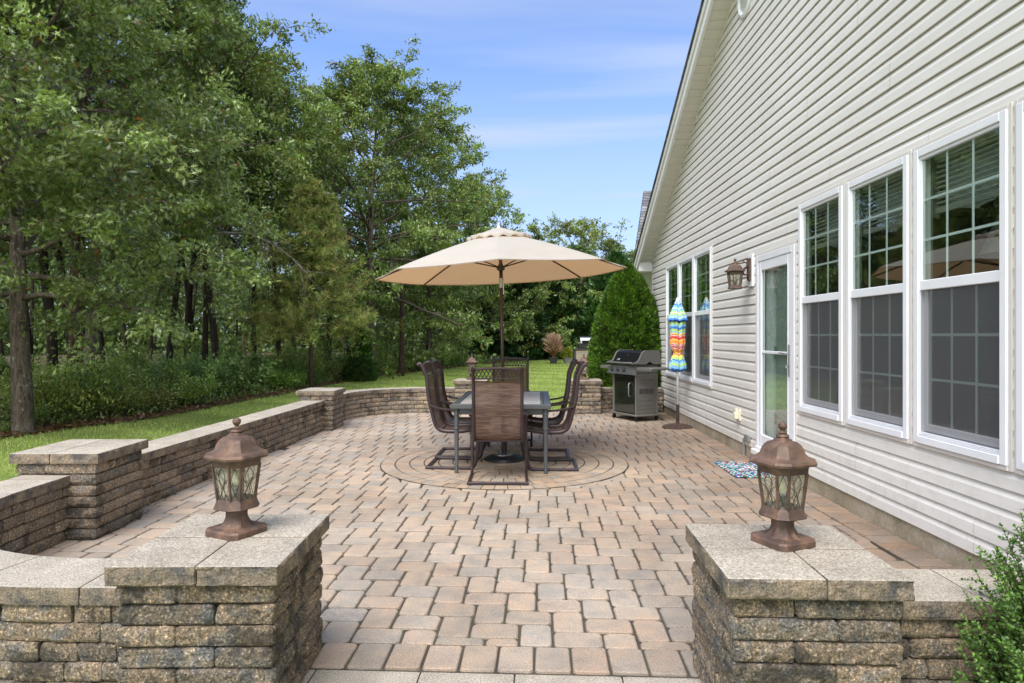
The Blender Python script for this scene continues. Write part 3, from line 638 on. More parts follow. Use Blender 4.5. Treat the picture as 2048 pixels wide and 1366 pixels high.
while z < ZP - .02:
    cuts = sorted({z + f * E for f, _ in prof} | {h for hh in holes for h in hh[2:] if z < h < z + E})
    fr_ = [p[0] for p in prof[1:]]; un = [p[1] for p in prof[1:]]
    uz = lambda zz: np.interp((zz - z) / E, fr_, un)
    tint = rng.uniform(.985, 1.012); seam = [-3.4 + ((k // 2) * 1.37) % 3.66 + 3.66 * q_ for q_ in range(6)]; segs = [(c0, c1) for c0, c1 in zip(cuts[:-1], cuts[1:]) if c1 - c0 > 1e-5]
    for (za, zb) in [(z, z)] + segs:
        zm = (za + zb) / 2; zb_ = min(zb, ZP - .001); y1a, y1b = yfar(za), yfar(zb_); iv = [(2 * YP - y1a, 2 * YP - y1b, y1a, y1b)]
        for (h0, h1, hz0, hz1) in holes:
            if hz0 - 1e-6 <= zm <= hz1 + 1e-6:
                nv = []
                for (a0, b0_, a1, b1) in iv:
                    if h1 <= a0 or h0 >= a1: nv.append((a0, b0_, a1, b1)); continue
                    if h0 > a0: nv.append((a0, b0_, h0, h0))
                    if h1 < a1: nv.append((h1, h1, a1, b1))
                iv = nv
        iv2 = []
        for q_ in iv:                                   # end laps of the 3.66 m panels
            a0, b0_, a1, b1 = q_; cur = (a0, b0_)
            for sm in seam:
                if max(cur) + .05 < sm < min(a1, b1) - .05: iv2.append((*cur, sm, sm)); cur = (sm, sm)
            iv2.append((*cur, a1, b1))
        for (a0, b0_, a1, b1) in iv2:
            po = .0012 * (sum(1 for sm in seam if sm < (a0 + a1) / 2) % 2)
            if za == zb: V = [(HX + .015, a0, z), (HX + .015, a1, z), (HX - .0205, a1, z), (HX - .0205, a0, z)]
            else: V = [(HX - uz(za), a0, za), (HX - uz(za), a1, za), (HX - uz(zb), b1, zb), (HX - uz(zb), b0_, zb)]
            V = np.array(V, float); V[:, 0] -= po; L_ = V[1][1] - V[0][1]; m_ = max(1, int(L_ / .5)); tt = np.linspace(0, 1, m_ + 1)
            lo = V[0] + (V[1] - V[0]) * tt[:, None]; hi = V[3] + (V[2] - V[3]) * tt[:, None]
            for A in (lo, hi): A[:, 0] += .0016 * vnoise(np.stack([A[:, 1] * 0 + 1.3, A[:, 1], A[:, 1] * 0 + k * .37], 1), 1.4, 5)
            q = np.arange(m_); mb.add(np.concatenate([lo, hi]), [np.stack([q + 1, q, q + m_ + 1, q + m_ + 2], 1)], np.ones(3) * tint)
    z += E; k += 1
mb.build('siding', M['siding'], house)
# foundation with a slab edge
mb = MB(); mb.add(*cbox(HX - .006, HX + .2, -3.3, YE - .02, -.45, .142, .004)); mb.build('foundation', M['found'], house)
# inner structure: sheathing with openings, rooms
mb = MB(); BX = HX + .076
def wall_panel(mb, y0, y1, z0, z1, x0=HX + .022, x1=HX + .075): mb.add(*cbox(x0, x1, y0, y1, z0, z1, .001))
ys = sorted(NEAR + FAR + [(DOOR[0] + .04, DOOR[1] - .04)]); edges = [-3.2] + [v for p_ in ys for v in (p_[0] + .03, p_[1] - .03)] + [YE - .03]
for i in range(0, len(edges), 2): wall_panel(mb, edges[i], edges[i + 1], .145, 2.80)
for (a, b) in NEAR + FAR: wall_panel(mb, a + .031, b - .031, .145, WZ[0] + .03); wall_panel(mb, a + .031, b - .031, WZ[1] - .03, 2.80)
wall_panel(mb, DOOR[0] + .071, DOOR[1] - .071, 2.26, 2.80)
mb.build('wall_core', M['intw'], house)
mb = MB()
mb.add(*cbox(BX + .002, 7.6, -3.1, YE - .1, .10, .17, .001), (1, 1, 1)); mb.build('room_floor', M['intf'], house)
mb = MB(); mb.add(*cbox(7.6, 7.75, -3.2, YE - .03, .145, 2.80)); mb.add(*cbox(BX + .002, 7.598, -3.2, -3.1, .172, 2.78)); mb.add(*cbox(BX + .002, 7.598, YE - .14, YE - .032, .172, 2.78)); mb.add(*cbox(BX + .002, 7.598, 7.62, 7.74, .172, 2.78))
mb.add(*cbox(HX + .022, 7.75, -3.2, YE - .03, 2.802, 2.88)); mb.build('room_wall', M['intw'], house)
# outer end walls (seen only from elsewhere)
mb = MB(); mb2 = MB(); z = Z0
while z < 2.75:
    mb.add(*cbox(HX + .002, 16, YE, YE + .02, z, z + E - .004, .002)); mb2.add(*cbox(HX + .002, 16, -3.42, -3.4, z, z + E - .004, .002))
    z += E
mb.build('end_wall', M['siding'], house); mb2.build('end_wall', M['siding'], house)
# roof
mb = MB(); sof = MB(); fas = MB()
def slope_box(mb, x0, x1, y0, y1, d0, d1, col=(1, 1, 1)):
    """slab following the rake between y0<y1, offsets d0..d1 above the rake line"""
    V = []
    for x in (x0, x1):
        for y in (y0, y1):
            for d in (d0, d1): V.append((x, y, rake(y) + d))
    mb.add(V, [[[0, 1, 3, 2], [4, 6, 7, 5], [0, 2, 6, 4], [1, 5, 7, 3], [0, 4, 5, 1], [2, 3, 7, 6]]], col)
y = YE + .43; rowy = []
while y > YP: rowy.append(y); y -= .127
for side in (1, -1):
    for i, y in enumerate(rowy):
        y0, y1 = max(YP, y - .135), y
        if side < 0: y0, y1 = 2 * YP - y1, 2 * YP - y0
        slope_box(mb, 2.352, 2.40 + .006 * (i % 2), y0, y1, .205 + (.004 if i % 2 else 0), .232 + (.004 if i % 2 else 0), np.ones(3) * rng.uniform(.7, 1.2))
        slope_box(mb, 2.41, 16.5, y0, y1, .205, .232 + (.004 if i % 2 else 0), np.ones(3) * rng.uniform(.8, 1.2))
mb.build('roof', M['shingle'], house)
p0 = YP
while p0 < YE + .12:                      # soffit boards across the overhang
    for side in (1, -1):
        for (o0, o1, dd) in ((0, .088, 0), (.092, .118, .006)):
            a, b = p0 + o0, min(p0 + o1, YE + .14)
            if b <= a: continue
            if side < 0: a, b = 2 * YP - b, 2 * YP - a
            slope_box(sof, 2.425, HX + .03, a, b, -.004 + dd, .010 + dd)
    p0 += .122
sof.build('soffit', M['soffit'], house)
for side in (1, -1):
    y0, y1 = (YP, YE + .42) if side > 0 else (2 * YP - YE - .42, YP)
    slope_box(fas, 2.400, 2.424, y0, y1, -.030, .165); slope_box(fas, 2.378, 2.3995, y0, y1, .10, .203); slope_box(fas, 2.4245, 2.44, y0, y1 - .3, -.030, -.006)
    # J-channel where soffit meets siding
    slope_box(fas, HX - .030, HX - .017, y0 + .3, y1 - .42, -.026, -.006)
fas.build('rake_fascia', M['fascia'], house)
mb = MB(); mb.add(*cbox(2.425, HX - .018, YE - .02, YE + .40, 2.725, 2.915, .003)); mb.add(*cbox(2.38, 2.424, YE + .30, YE + .46, 2.66, 2.84, .003)); mb.add(*cbox(2.45, 16, YE + .30, YE + .42, 2.70, 2.80, .003)); mb.add(*cbox(2.40, 16, YE + .42, YE + .53, 2.66, 2.76, .02)); mb.build('eave_return', M['fascia'], house)
mb = MB(); mb.add(*cbox(HX - .024, HX + .05, YE - .075, YE + .022, Z0, 2.72, .003)); mb.build('corner_post', M['cream'], house)
# rear wing with a hipped roof, seen past the rake
mb = MB()
def wing_face(P, n=26):
    """hip slope: bottom-left, bottom-right, top-right, top-left as overlapping courses"""
    bl, br, tr, tl = [np.array(p_) for p_ in P]; nn = np.cross(br - bl, tl - bl); nn /= np.linalg.norm(nn)
    for i in range(n):
        a, b = i / n, (i + 1) / n + .004; A, B, C_, D_ = bl + (tl - bl) * a, br + (tr - br) * a, br + (tr - br) * b, bl + (tl - bl) * b
        m_ = 14
        for j in range(m_):
            u0, u1 = j / m_, (j + 1) / m_ - .004; q = [A + (B - A) * u0 + nn * .02, A + (B - A) * u1 + nn * .02, D_ + (C_ - D_) * u1 + nn * .006, D_ + (C_ - D_) * u0 + nn * .006]; lo_ = [A + (B - A) * u0, A + (B - A) * u1]
            mb.add(q + lo_, [[[0, 1, 2, 3], [4, 5, 1, 0]]], np.ones(3) * rng.uniform(.9, 1.7))
wing_face([(2.62, 15.2, 3.0), (9.5, 15.2, 3.0), (9.5, 18.3, 5.42), (3.46, 18.3, 5.42)]); wing_face([(3.55, 20.2, 3.0), (2.62, 15.2, 3.0), (3.46, 18.3, 5.42), (3.86, 19.8, 5.42)], 20)
mb.build('wing_roof', M['shingle'], house)
mb = MB(); z = .14
while z < 2.95: mb.add(*cbox(3.3, 9.4, 15.5, 18.4, z, z + .106, .003)); z += .11
mb.build('wing_wall', M['siding'], house)
mb = MB(); mb.add(*cbox(2.66, 9.4, 15.22, 15.34, 2.88, 2.99, .004)); mb.build('wing_fascia', M['fascia'], house)

# windows -----------------------------------------------------------
def window(y0, y1, cream_trim=True, label=None):
    z0, z1 = WZ; zm = 1.765; w = y1 - y0; fx = HX - .040        # frame face stands 40 mm off the wall
    f = MB(); b = .052
    f.add(*cbox(fx, HX + .05, y0, y0 + b, z0, z1, .004)); f.add(*cbox(fx, HX + .05, y1 - b, y1, z0, z1, .004)); f.add(*cbox(fx, HX + .05, y0 + b, y1 - b, z1 - b, z1, .004)); f.add(*cbox(fx - .006, HX + .05, y0 + b, y1 - b, z0, z0 + .05, .004))
    for i in range(3): f.add(*cbox(fx + .002 + i * .006, HX + .03, y0 + b, y1 - b, z0 + .052 + i * .008, z0 + .058 + i * .008, .001))
    wo = f.build('window', M['vinyl'], house)
    if label: wo['label'] = label
    up = MB(); s = .030; a0, a1 = y0 + b + .001, y1 - b - .001; sx_ = fx + .012
    # upper sash (outer), meeting rail, lower sash set back
    up.add(*cbox(sx_, HX + .01, a0, a1, zm - .035, zm + .030, .004)); up.add(*cbox(sx_, HX + .01, a0, a1, z1 - b - .022, z1 - b - .001, .003))
    for ya, yb in ((a0, a0 + .014), (a1 - .014, a1)): up.add(*cbox(sx_ + .002, HX + .01, ya, yb, zm + .031, z1 - b - .023, .002))
    lx = HX + .002
    up.add(*cbox(lx, lx + .03, a0, a0 + .035, z0 + .08, zm - .036, .003)); up.add(*cbox(lx, lx + .03, a1 - .035, a1, z0 + .08, zm - .036, .003)); up.add(*cbox(lx, lx + .03, a0 + .036, a1 - .036, z0 + .08, z0 + .13, .003))
    up.build('sash', M['vinyl'], wo)
    gr = MB(); ua, ub = a0 + .015, a1 - .015; gz0, gz1 = zm + .031, z1 - b - .023; gx_ = HX - .010
    for i in (1, 2):
        yy = ua + (ub - ua) * i / 3; gr.add(*cbox(gx_, gx_ + .006, yy - .009, yy + .009, gz0, gz1, .002)); zz = gz0 + (gz1 - gz0) * i / 3
        for q in range(3): gr.add(*cbox(gx_ + .001, gx_ + .005, ua + (ub - ua) * q / 3 + (.010 if q else 0), ua + (ub - ua) * (q + 1) / 3 - (.010 if q < 2 else 0), zz - .009, zz + .009, .002))
    la, lb = a0 + .036, a1 - .036; l0, l1 = z0 + .131, zm - .036; gx2 = lx + .012
    for i in (1, 2):
        yy = la + (lb - la) * i / 3; gr.add(*cbox(gx2, gx2 + .006, yy - .009, yy + .009, l0, l1, .002)); zz = l0 + (l1 - l0) * i / 3
        for q in range(3): gr.add(*cbox(gx2 + .001, gx2 + .005, la + (lb - la) * q / 3 + (.010 if q else 0), la + (lb - la) * (q + 1) / 3 - (.010 if q < 2 else 0), zz - .009, zz + .009, .002))
    gr.build('muntin', M['vinyl'], wo)
    p1 = MB(); p1.add([(gx_ - .004, ua, gz0), (gx_ - .004, ub, gz0), (gx_ - .004, ub, gz1), (gx_ - .004, ua, gz1)], [[[0, 1, 2, 3]]]); p1.build('upper_pane', M['glass'], wo)
    p2 = MB(); p2.add([(gx2 - .004, la, l0), (gx2 - .004, lb, l0), (gx2 - .004, lb, l1), (gx2 - .004, la, l1)], [[[0, 1, 2, 3]]]); p2.build('lower_pane', M['glass'], wo)
    sc = MB(); sc.add([(fx + .022, a0, z0 + .075), (fx + .022, a1, z0 + .075), (fx + .022, a1, zm - .037), (fx + .022, a0, zm - .037)], [[[0, 1, 2, 3]]]); sc.build('insect_screen', M['screen'], wo)
    bl = MB(); n = 9
    for i in range(n + 4):
        zz = z1 - .09 - i * (.032 if i < n else .012) + (0 if i < n else (i - n) * -.0); zz = z1 - .09 - min(i, n) * .034 - max(0, i - n) * .01
        bl.add(*cbox(HX + .075, HX + .115, y0 + .05, y1 - .05, zz, zz + .003, .001), M=None)
    bl.add(*cbox(HX + .07, HX + .12, y0 + .045, y1 - .045, z1 - .075, z1 - .035, .004)); bl.build('blind', M['blind'], wo)
    ct = MB(); j = .028
    ct.add(*cbox(HX - .028, HX + .01, y0 - j, y0 - .001, z0 - j, z1 + j, .003)); ct.add(*cbox(HX - .028, HX + .01, y1 + .001, y1 + j, z0 - j, z1 + j, .003))
    ct.add(*cbox(HX - .0279, HX + .01, y0, y1, z1 + .001, z1 + j, .003)); ct.add(*cbox(HX - .034, HX + .01, y0 - .001, y1 + .001, z0 - j, z0 - .001, .003)); ct.build('window_trim', M['cream'], wo)
    return wo
for (a, b) in NEAR + FAR: window(a, b)
# small things inside the dining room that show dimly through the glass: a hanging lampshade and a table edge
mb = MB(); mb.add(*lathe([(.28, 2.05), (.17, 2.35), (.165, 2.35), (.275, 2.05)], 20), M=T(HX + 1.1, 5.0, 0)); mb.add(*tube([(HX + 1.1, 5.0, 2.35), (HX + 1.1, 5.0, 2.80)], .01, 6)); mb.build('pendant_lamp', M['blind'], house)
# valances behind the upper sashes
mb = MB()
for (a, b) in NEAR[:3]:
    s = np.linspace(a + .02, b - .02, 22); zb = 2.23 + .05 * np.abs(np.sin((s - a) / .85 * PI * 1.5)); xx = HX + .20 + .012 * np.sin(s * 42); V = np.concatenate([np.stack([xx, s, zb], 1), np.stack([xx, s, np.full(22, 2.62)], 1)]); q = np.arange(21); mb.add(V, [np.stack([q, q + 1, q + 23, q + 22], 1)])
mb.build('valance', simple('valance_cloth', (.42, .44, .43), .9), house)

# storm door ---------------------------------------------------------
y0, y1, z0, z1 = DOOR; d = MB(); fx = HX - .034
d.add(*cbox(fx, HX + .05, y0, y0 + .07, z0, z1, .004)); d.add(*cbox(fx, HX + .05, y1 - .07, y1, z0, z1, .004)); d.add(*cbox(fx, HX + .05, y0 + .07, y1 - .07, z1 - .07, z1, .004)); d.add(*cbox(fx - .03, HX + .08, y0 + .07, y1 - .07, z0, z0 + .035, .004))
door = d.build('door', M['vinyl'], house)
a, b = y0 + .072, y1 - .072; s = MB(); sx0, sx1 = fx + .006, fx + .04
s.add(*cbox(sx0, sx1, a, a + .085, z0 + .04, z1 - .072, .006)); s.add(*cbox(sx0, sx1, b - .075, b, z0 + .04, z1 - .072, .006)); s.add(*cbox(sx0, sx1, a + .086, b - .076, z1 - .175, z1 - .072, .006)); s.add(*cbox(sx0, sx1, a + .086, b - .076, z0 + .04, z0 + .17, .006)); s.add(*cbox(sx0 + .008, sx1 - .008, a + .086, b - .076, 1.235, 1.265, .004))
s.add(*cbox(sx0 - .004, sx0 + .01, a + .078, a + .094, z0 + .165, z1 - .17, .002)); s.add(*cbox(sx0 - .004, sx0 + .01, b - .084, b - .068, z0 + .165, z1 - .17, .002))
s.build('storm_door_leaf', M['vinyl'], door)
s = MB(); s.add([(sx0 + .02, a + .08, z0 + .16), (sx0 + .02, b - .07, z0 + .16), (sx0 + .02, b - .07, z1 - .17), (sx0 + .02, a + .08, z1 - .17)], [[[0, 1, 2, 3]]]); s.build('door_glass', M['glass'], door)
s = MB(); s.add(*cbox(sx0 - .012, sx0 - .001, a + .030, a + .055, 1.02, 1.34, .003)); s.add(*tube([(sx0 - .01, a + .042, 1.25), (sx0 - .055, a + .042, 1.25), (sx0 - .058, a + .06, 1.25), (sx0 - .055, a + .17, 1.255)], .008, 8)); s.add(*lathe([(.016, 0), (.016, .02), (.01, .024)], 12), M=T(sx0 - .03, a + .042, 1.11)); s.build('handle', M['tin'], door)
s = MB(); s.add(*cbox(HX + .018, HX + .06, a + .01, a + .50, z0 + .05, z1 - .07, .004)); s.build('inner_door', simple('grey_door_paint', (.36, .38, .37), .5), door); s = MB(); s.add(*cbox(HX + .045, HX + .12, b - .22, b - .03, z0 + .05, z1 - .07, .004)); s.add(*cbox(HX + .020, HX + .06, b - .30, b - .25, z0 + .05, z1 - .07, .004)); s.build('inner_jamb', M['vinyl'], door)
for zz in (.55, 1.25, 1.98): s = MB(); s.add(*cbox(HX + .012, HX + .0175, b - .42, b - .35, zz - .06, zz + .06, .002)); s.add(*tube([(HX + .010, b - .385, zz - .065), (HX + .010, b - .385, zz + .065)], .008, 8)); s.build('hinge', M['tin'], door)
s = MB(); s.add(*cbox(HX - .026, HX + .01, y0 - .026, y0 - .001, z0, z1 + .026, .003)); s.add(*cbox(HX - .026, HX + .01, y1 + .001, y1 + .026, z0, z1 + .026, .003)); s.add(*cbox(HX - .0255, HX + .01, y0, y1, z1 + .001, z1 + .026, .003)); s.build('door_trim', M['cream'], door)
s = MB(); s.add(*cbox(HX - .10, HX - .001, y0 + .03, y1 - .03, .11, .168, .006)); s.build('door_sill', M['fascia'], door)
# gable vent
s = MB(); ring = []; cy, cz = 7.84, 5.44
for r_, x_ in ((.235, HX - .001), (.235, HX - .035), (.20, HX - .048), (.175, HX - .035), (.17, HX - .01)): aa = np.arange(32) * 2 * PI / 32; ring.append(np.stack([np.full(32, x_), cy + r_ * np.cos(aa), cz + r_ * np.sin(aa)], 1))
V, Fs = loft(ring); s.add(V, [Fs[0]])
for i in range(-4, 5):
    h = i * .036; hw = math.sqrt(max(0, .17 ** 2 - h * h)); s.add(*cbox(-.014, .014, -hw, hw, -.003, .003, .001), M=Matrix.Translation((HX - .022, cy, cz + h)) @ Matrix.Rotation(R(40), 4, 'Y'))
s.build('gable_vent', M['vinyl'], house)
# outlet cover and conduit
s = MB(); s.add(*cbox(HX - .035, HX - .012, 8.00, 8.11, .395, .53, .006)); s.add(*cbox(HX - .085, HX - .03, 8.02, 8.10, .41, .50, .012)); s.add(*tube([(HX - .05, 8.06, .50), (HX - .06, 8.06, .545)], .02, 10)); s.build('outlet_cover', M['socket'], house)
s = MB(); s.add(*tube([(HX - .03, 7.86, -.01), (HX - .03, 7.86, .02)], .024, 10)); s.add(*tube(bez([(HX - .03, 7.86, .0), (HX - .03, 7.86, .14), (HX - .03, 7.85, .20), (HX - .03, 7.80, .235)], 6), .017, 10)); s.add(*cbox(HX - .055, HX - .0, 7.66, 7.80, .20, .27, .006)); s.build('conduit', M['galv'], house)

# ================================================================== LANTERNS
def lantern_head(t, wall=False, s=1.0):
    """coach lantern cage; z given from the base of a 0.48 m pier lantern"""
    z = lambda v: v * s
    def R8(w, c, zz): return chsq(w * s * .84, w * s * .84, c * s * .84, z(zz))
    roof = MB(); roof.add(*loft([R8(.100, .040, .300), R8(.104, .042, .308), R8(.104, .042, .322), R8(.108, .044, .330), R8(.090, .038, .331)]))
    roof.add(*loft([R8(.10, .04, .334), R8(.136, .055, .336), R8(.139, .056, .346), R8(.132, .052, .356), R8(.108, .044, .364), R8(.096, .040, .376), R8(.088, .036, .395), R8(.078, .033, .412), R8(.062, .026, .424), R8(.040, .017, .431), R8(.038, .016, .436), R8(.028, .011, .440), R8(.024, .010, .446), R8(.012, .005, .448)]))
    fin = MB(); fin.add(*lathe([(z(r_), z(h)) for r_, h in ((.024, .444), (.027, .450), (.024, .456), (.014, .459), (.018, .464), (.010, .469), (.008, .474), (.014, .480), (.0185, .490), (.017, .500), (.010, .507), (.001, .510))], 20))
    cage = MB(); tw, bw = .100, .079; ct, cb = .040, .031; zt, zb = .302, .150
    A = R8(tw, ct, zt); B = R8(bw, cb, zb)
    for i in range(8):
        cage.add(*tube([B[i], A[i]], .0062 * s, 4))
    roof.build('roof', M['rust'], t, 'auto'); fin.build('finial', M['rust'], t, 'auto')
    cage.add(*loft([R8(.060, .024, .112), R8(.092, .038, .113), R8(.099, .040, .118), R8(.092, .037, .130), R8(.086, .034, .150), R8(.080, .032, .158), R8(.06, .024, .158)]))
    cage.build('cage', M['rust'], t, 'auto')
    gl = MB(); G0 = R8(bw - .003, cb, zb); G1 = R8(tw - .003, ct, zt)
    for i in range(8): j = (i + 1) % 8; gl.add([G0[i], G0[j], G1[j], G1[i]], [[[0, 1, 2, 3]]])
    gl.build('glass', M['lglass'], t)
    cm = MB()
    for i in (1, 3, 5, 7):       # broad faces carry curved came work
        j = (i + 1) % 8
        if np.linalg.norm(G0[i] - G0[j]) < .05 * s: continue
        def Pt(u, v): return (G0[i] * (1 - u) + G0[j] * u) * (1 - v) + (G1[i] * (1 - u) + G1[j] * u) * v
        o = np.cross(G0[j] - G0[i], G1[i] - G0[i]); o = o / np.linalg.norm(o) * .002
        for crv in ([(.5, .98), (.30, .80), (.32, .62), (.5, .45)], [(.5, .98), (.70, .80), (.68, .62), (.5, .45)], [(0, .70), (.25, .60), (.42, .35), (.2, .12), (.1, .02)], [(1, .70), (.75, .60), (.58, .35), (.8, .12), (.9, .02)], [(.5, .45), (.36, .25), (.5, .02)], [(.5, .45), (.64, .25), (.5, .02)]):
            cc = bez([(u, v, 0) for u, v in crv], 5); cm.add(*tube([Pt(c_[0], c_[1]) + o for c_ in cc], .0013 * s, 4, cap=False))
    for i in (0, 2, 4, 6):
        j = (i + 1) % 8
        def Pt(u, v): return (G0[i] * (1 - u) + G0[j] * u) * (1 - v) + (G1[i] * (1 - u) + G1[j] * u) * v
        o = np.cross(G0[j] - G0[i], G1[i] - G0[i]); o = o / np.linalg.norm(o) * .002
        for crv in ([(.5, .98), (.12, .6), (.5, .2)], [(.5, .98), (.88, .6), (.5, .2)], [(.5, .2), (.1, .02)], [(.5, .2), (.9, .02)]):
            cc = bez([(u, v, 0) for u, v in crv], 5); cm.add(*tube([Pt(c_[0], c_[1]) + o for c_ in cc], .0012 * s, 4, cap=False))
    cm.build('came', M['came'], t)
    bl = MB(); bl.add(*lathe([(z(.016), z(.158)), (z(.016), z(.205)), (z(.012), z(.207))], 12)); bl.build('socket', M['lamp_dark'], t)
    bl = MB(); bl.add(*lathe([(z(.010), z(.207)), (z(.021), z(.232)), (z(.023), z(.25)), (z(.014), z(.272)), (z(.003), z(.278))], 14)); bl.build('bulb', M['candle'], t, True)
def pier_lantern(label, x, y, ztop, rz, proto=[]):
    if proto: return copy_tree(proto[0], (x, y, ztop), rz, label, scale=.94)
    t = thing('post_lantern', label, 'lantern', (x, y, ztop), rz, 'lanterns on the pillars'); proto.append(t); t.scale = (.94,) * 3; lantern_head(t)
    b = MB(); b.add(*loft([chsq(.1, .1, .022, 0), chsq(.1, .1, .022, .022), chsq(.094, .094, .02, .030), chsq(.07, .07, .016, .034)]))
    n = 32; aa = np.arange(n) * 2 * PI / n; rings = []
    for r_, zz, fl in ((.078, .032, .006), (.062, .040, .005), (.052, .052, .004), (.047, .066, .002), (.0455, .078, 0), (.0455, .112, 0)):
        rr = r_ + fl * np.sign(np.sin(aa * 8)); rings.append(np.stack([rr * np.cos(aa), rr * np.sin(aa), np.full(n, zz)], 1))
    b.add(*loft(rings))
    for sx in (-1, 1):
        for sy in (-1, 1): b.add(*lathe([(.006, 0), (.006, .004), (.002, .006)], 8), M=T(sx * .078, sy * .078, .030))
    b.build('base', M['rust'], t, 'auto'); return t
pier_lantern('large rusty bronze lantern on the near left pillar, mottled pale glass', -1.145, 2.745, .610, R(-27))
pier_lantern('large rusty bronze lantern on the near right pillar in front of the house wall', 1.07, 2.61, .610, R(24))
pier_lantern('small distant bronze lantern on the pillar behind the left chairs', -.75, 12.33, .610, R(10))
pier_lantern('small distant bronze lantern on the pillar left of the grill, behind the right chairs', 1.34, 12.31, .610, R(-8))
# wall lantern
wl = thing('wall_lantern', 'copper brown wall lantern on a white block left of the storm door', 'wall lantern', (0, 0, 0), HRZ)
wy = 7.62; hd = bpy.data.objects.new('lantern_head', None)
S.collection.objects.unlink if False else None
bk = MB(); bk.add(*cbox(HX - .045, HX - .010, wy - .075, wy + .075, 1.99, 2.36, .006)); bk.build('mounting_block', M['vinyl'], wl)
bp = MB(); bp.add(*cbox(HX - .068, HX - .044, wy - .05, wy + .05, 2.06, 2.32, .012)); bp.build('back_plate', M['rust'], wl, 'auto')
am = MB(); am.add(*tube(bez([(HX - .06, wy, 2.14), (HX - .11, wy, 2.13), (HX - .12, wy, 2.19), (HX - .08, wy, 2.23), (HX - .09, wy, 2.27), (HX - .16, wy, 2.26), (HX - .215, wy, 2.262)], 6), .009, 8)); am.add(*tube(bez([(HX - .06, wy, 2.26), (HX - .09, wy, 2.31), (HX - .12, wy, 2.29), (HX - .10, wy, 2.265)], 6), .007, 8)); am.build('arm', M['rust'], wl, 'auto')
_before = set(bpy.data.objects)
lantern_head(wl, True, .88)
for o in set(bpy.data.objects) - _before: o.location = (HX - .215, wy, 2.262 - .448 * .88)

# ================================================================== VEGETATION
def unit(v): return v / (np.linalg.norm(v, axis=-1, keepdims=True) + 1e-9)
def leaf_cols(n, pal, rg, clump=None):
    pal = np.array(pal); c = pal[rg.integers(0, len(pal), n)] * rg.uniform(.75, 1.3, (n, 1))
    return c if clump is None else c * clump[:, None]
def kites(mb, P, d, nrm, L, Wd, col, fold=.0):
    """n rhombic leaves from base P along d"""
    s = unit(np.cross(d, nrm)); nn = np.cross(s, d); L = np.asarray(L).reshape(-1, 1) * np.ones((len(P), 1)); Wd = np.asarray(Wd).reshape(-1, 1) * np.ones((len(P), 1))
    V = np.stack([P, P + d * L * .45 + s * Wd / 2 + nn * fold * Wd, P + d * L, P + d * L * .45 - s * Wd / 2 + nn * fold * Wd], 1).reshape(-1, 3)
    mb.add(V, [np.arange(4 * len(P)).reshape(-1, 4)], col)
def lobed(mb, P, d, nrm, L, col):
    """pin-oak like leaves: midrib blade and four narrow lobes, all thin triangles"""
    s = unit(np.cross(d, nrm)); L = np.asarray(L).reshape(-1, 1) * np.ones((len(P), 1)); V = []; n = len(P)
    def tri(a, b, c): V.append(np.stack([a, b, c], 1))
    tri(P, P + d * L + 0 * s, P + d * L * .35 + s * L * .11); tri(P, P + d * L * .35 - s * L * .11, P + d * L)
    for t0, t1, w, k in ((.22, .50, .32, .15), (.45, .78, .28, .14)):
        for sg in (1, -1): tri(P + d * L * t0, P + d * L * (t0 + k), P + d * L * t1 + sg * s * L * w - np.cross(s, d) * L * .05)
    A = np.stack(V, 1).reshape(-1, 3); mb.add(A, [np.arange(len(A)).reshape(-1, 3)], np.repeat(col, 6, 0))
def branch(rg, p0, d0, L, n=6, wander=.25, droop=0.0):
    P = [np.array(p0, float)]; d = np.array(d0, float); st = L / n
    for i in range(n): d = unit(d + rg.normal(0, wander, 3) + np.array([0, 0, -droop])); P.append(P[-1] + d * st)
    return np.array(P)
def interp_path(P, t):
    i = min(int(t * (len(P) - 1)), len(P) - 2); f = t * (len(P) - 1) - i; return P[i] * (1 - f) + P[i + 1] * f, unit(P[i + 1] - P[i])
OAK = [(.130, .190, .048), (.160, .225, .052), (.20, .275, .062), (.11, .160, .052), (.26, .32, .12)]
OAKD = [(.065, .105, .028), (.085, .13, .034), (.12, .17, .042)]
OAKY = [(.19, .24, .06), (.23, .27, .07), (.15, .20, .05), (.26, .25, .07)]
PINE = [(.22, .27, .07), (.27, .32, .09), (.17, .22, .06), (.30, .25, .10)]
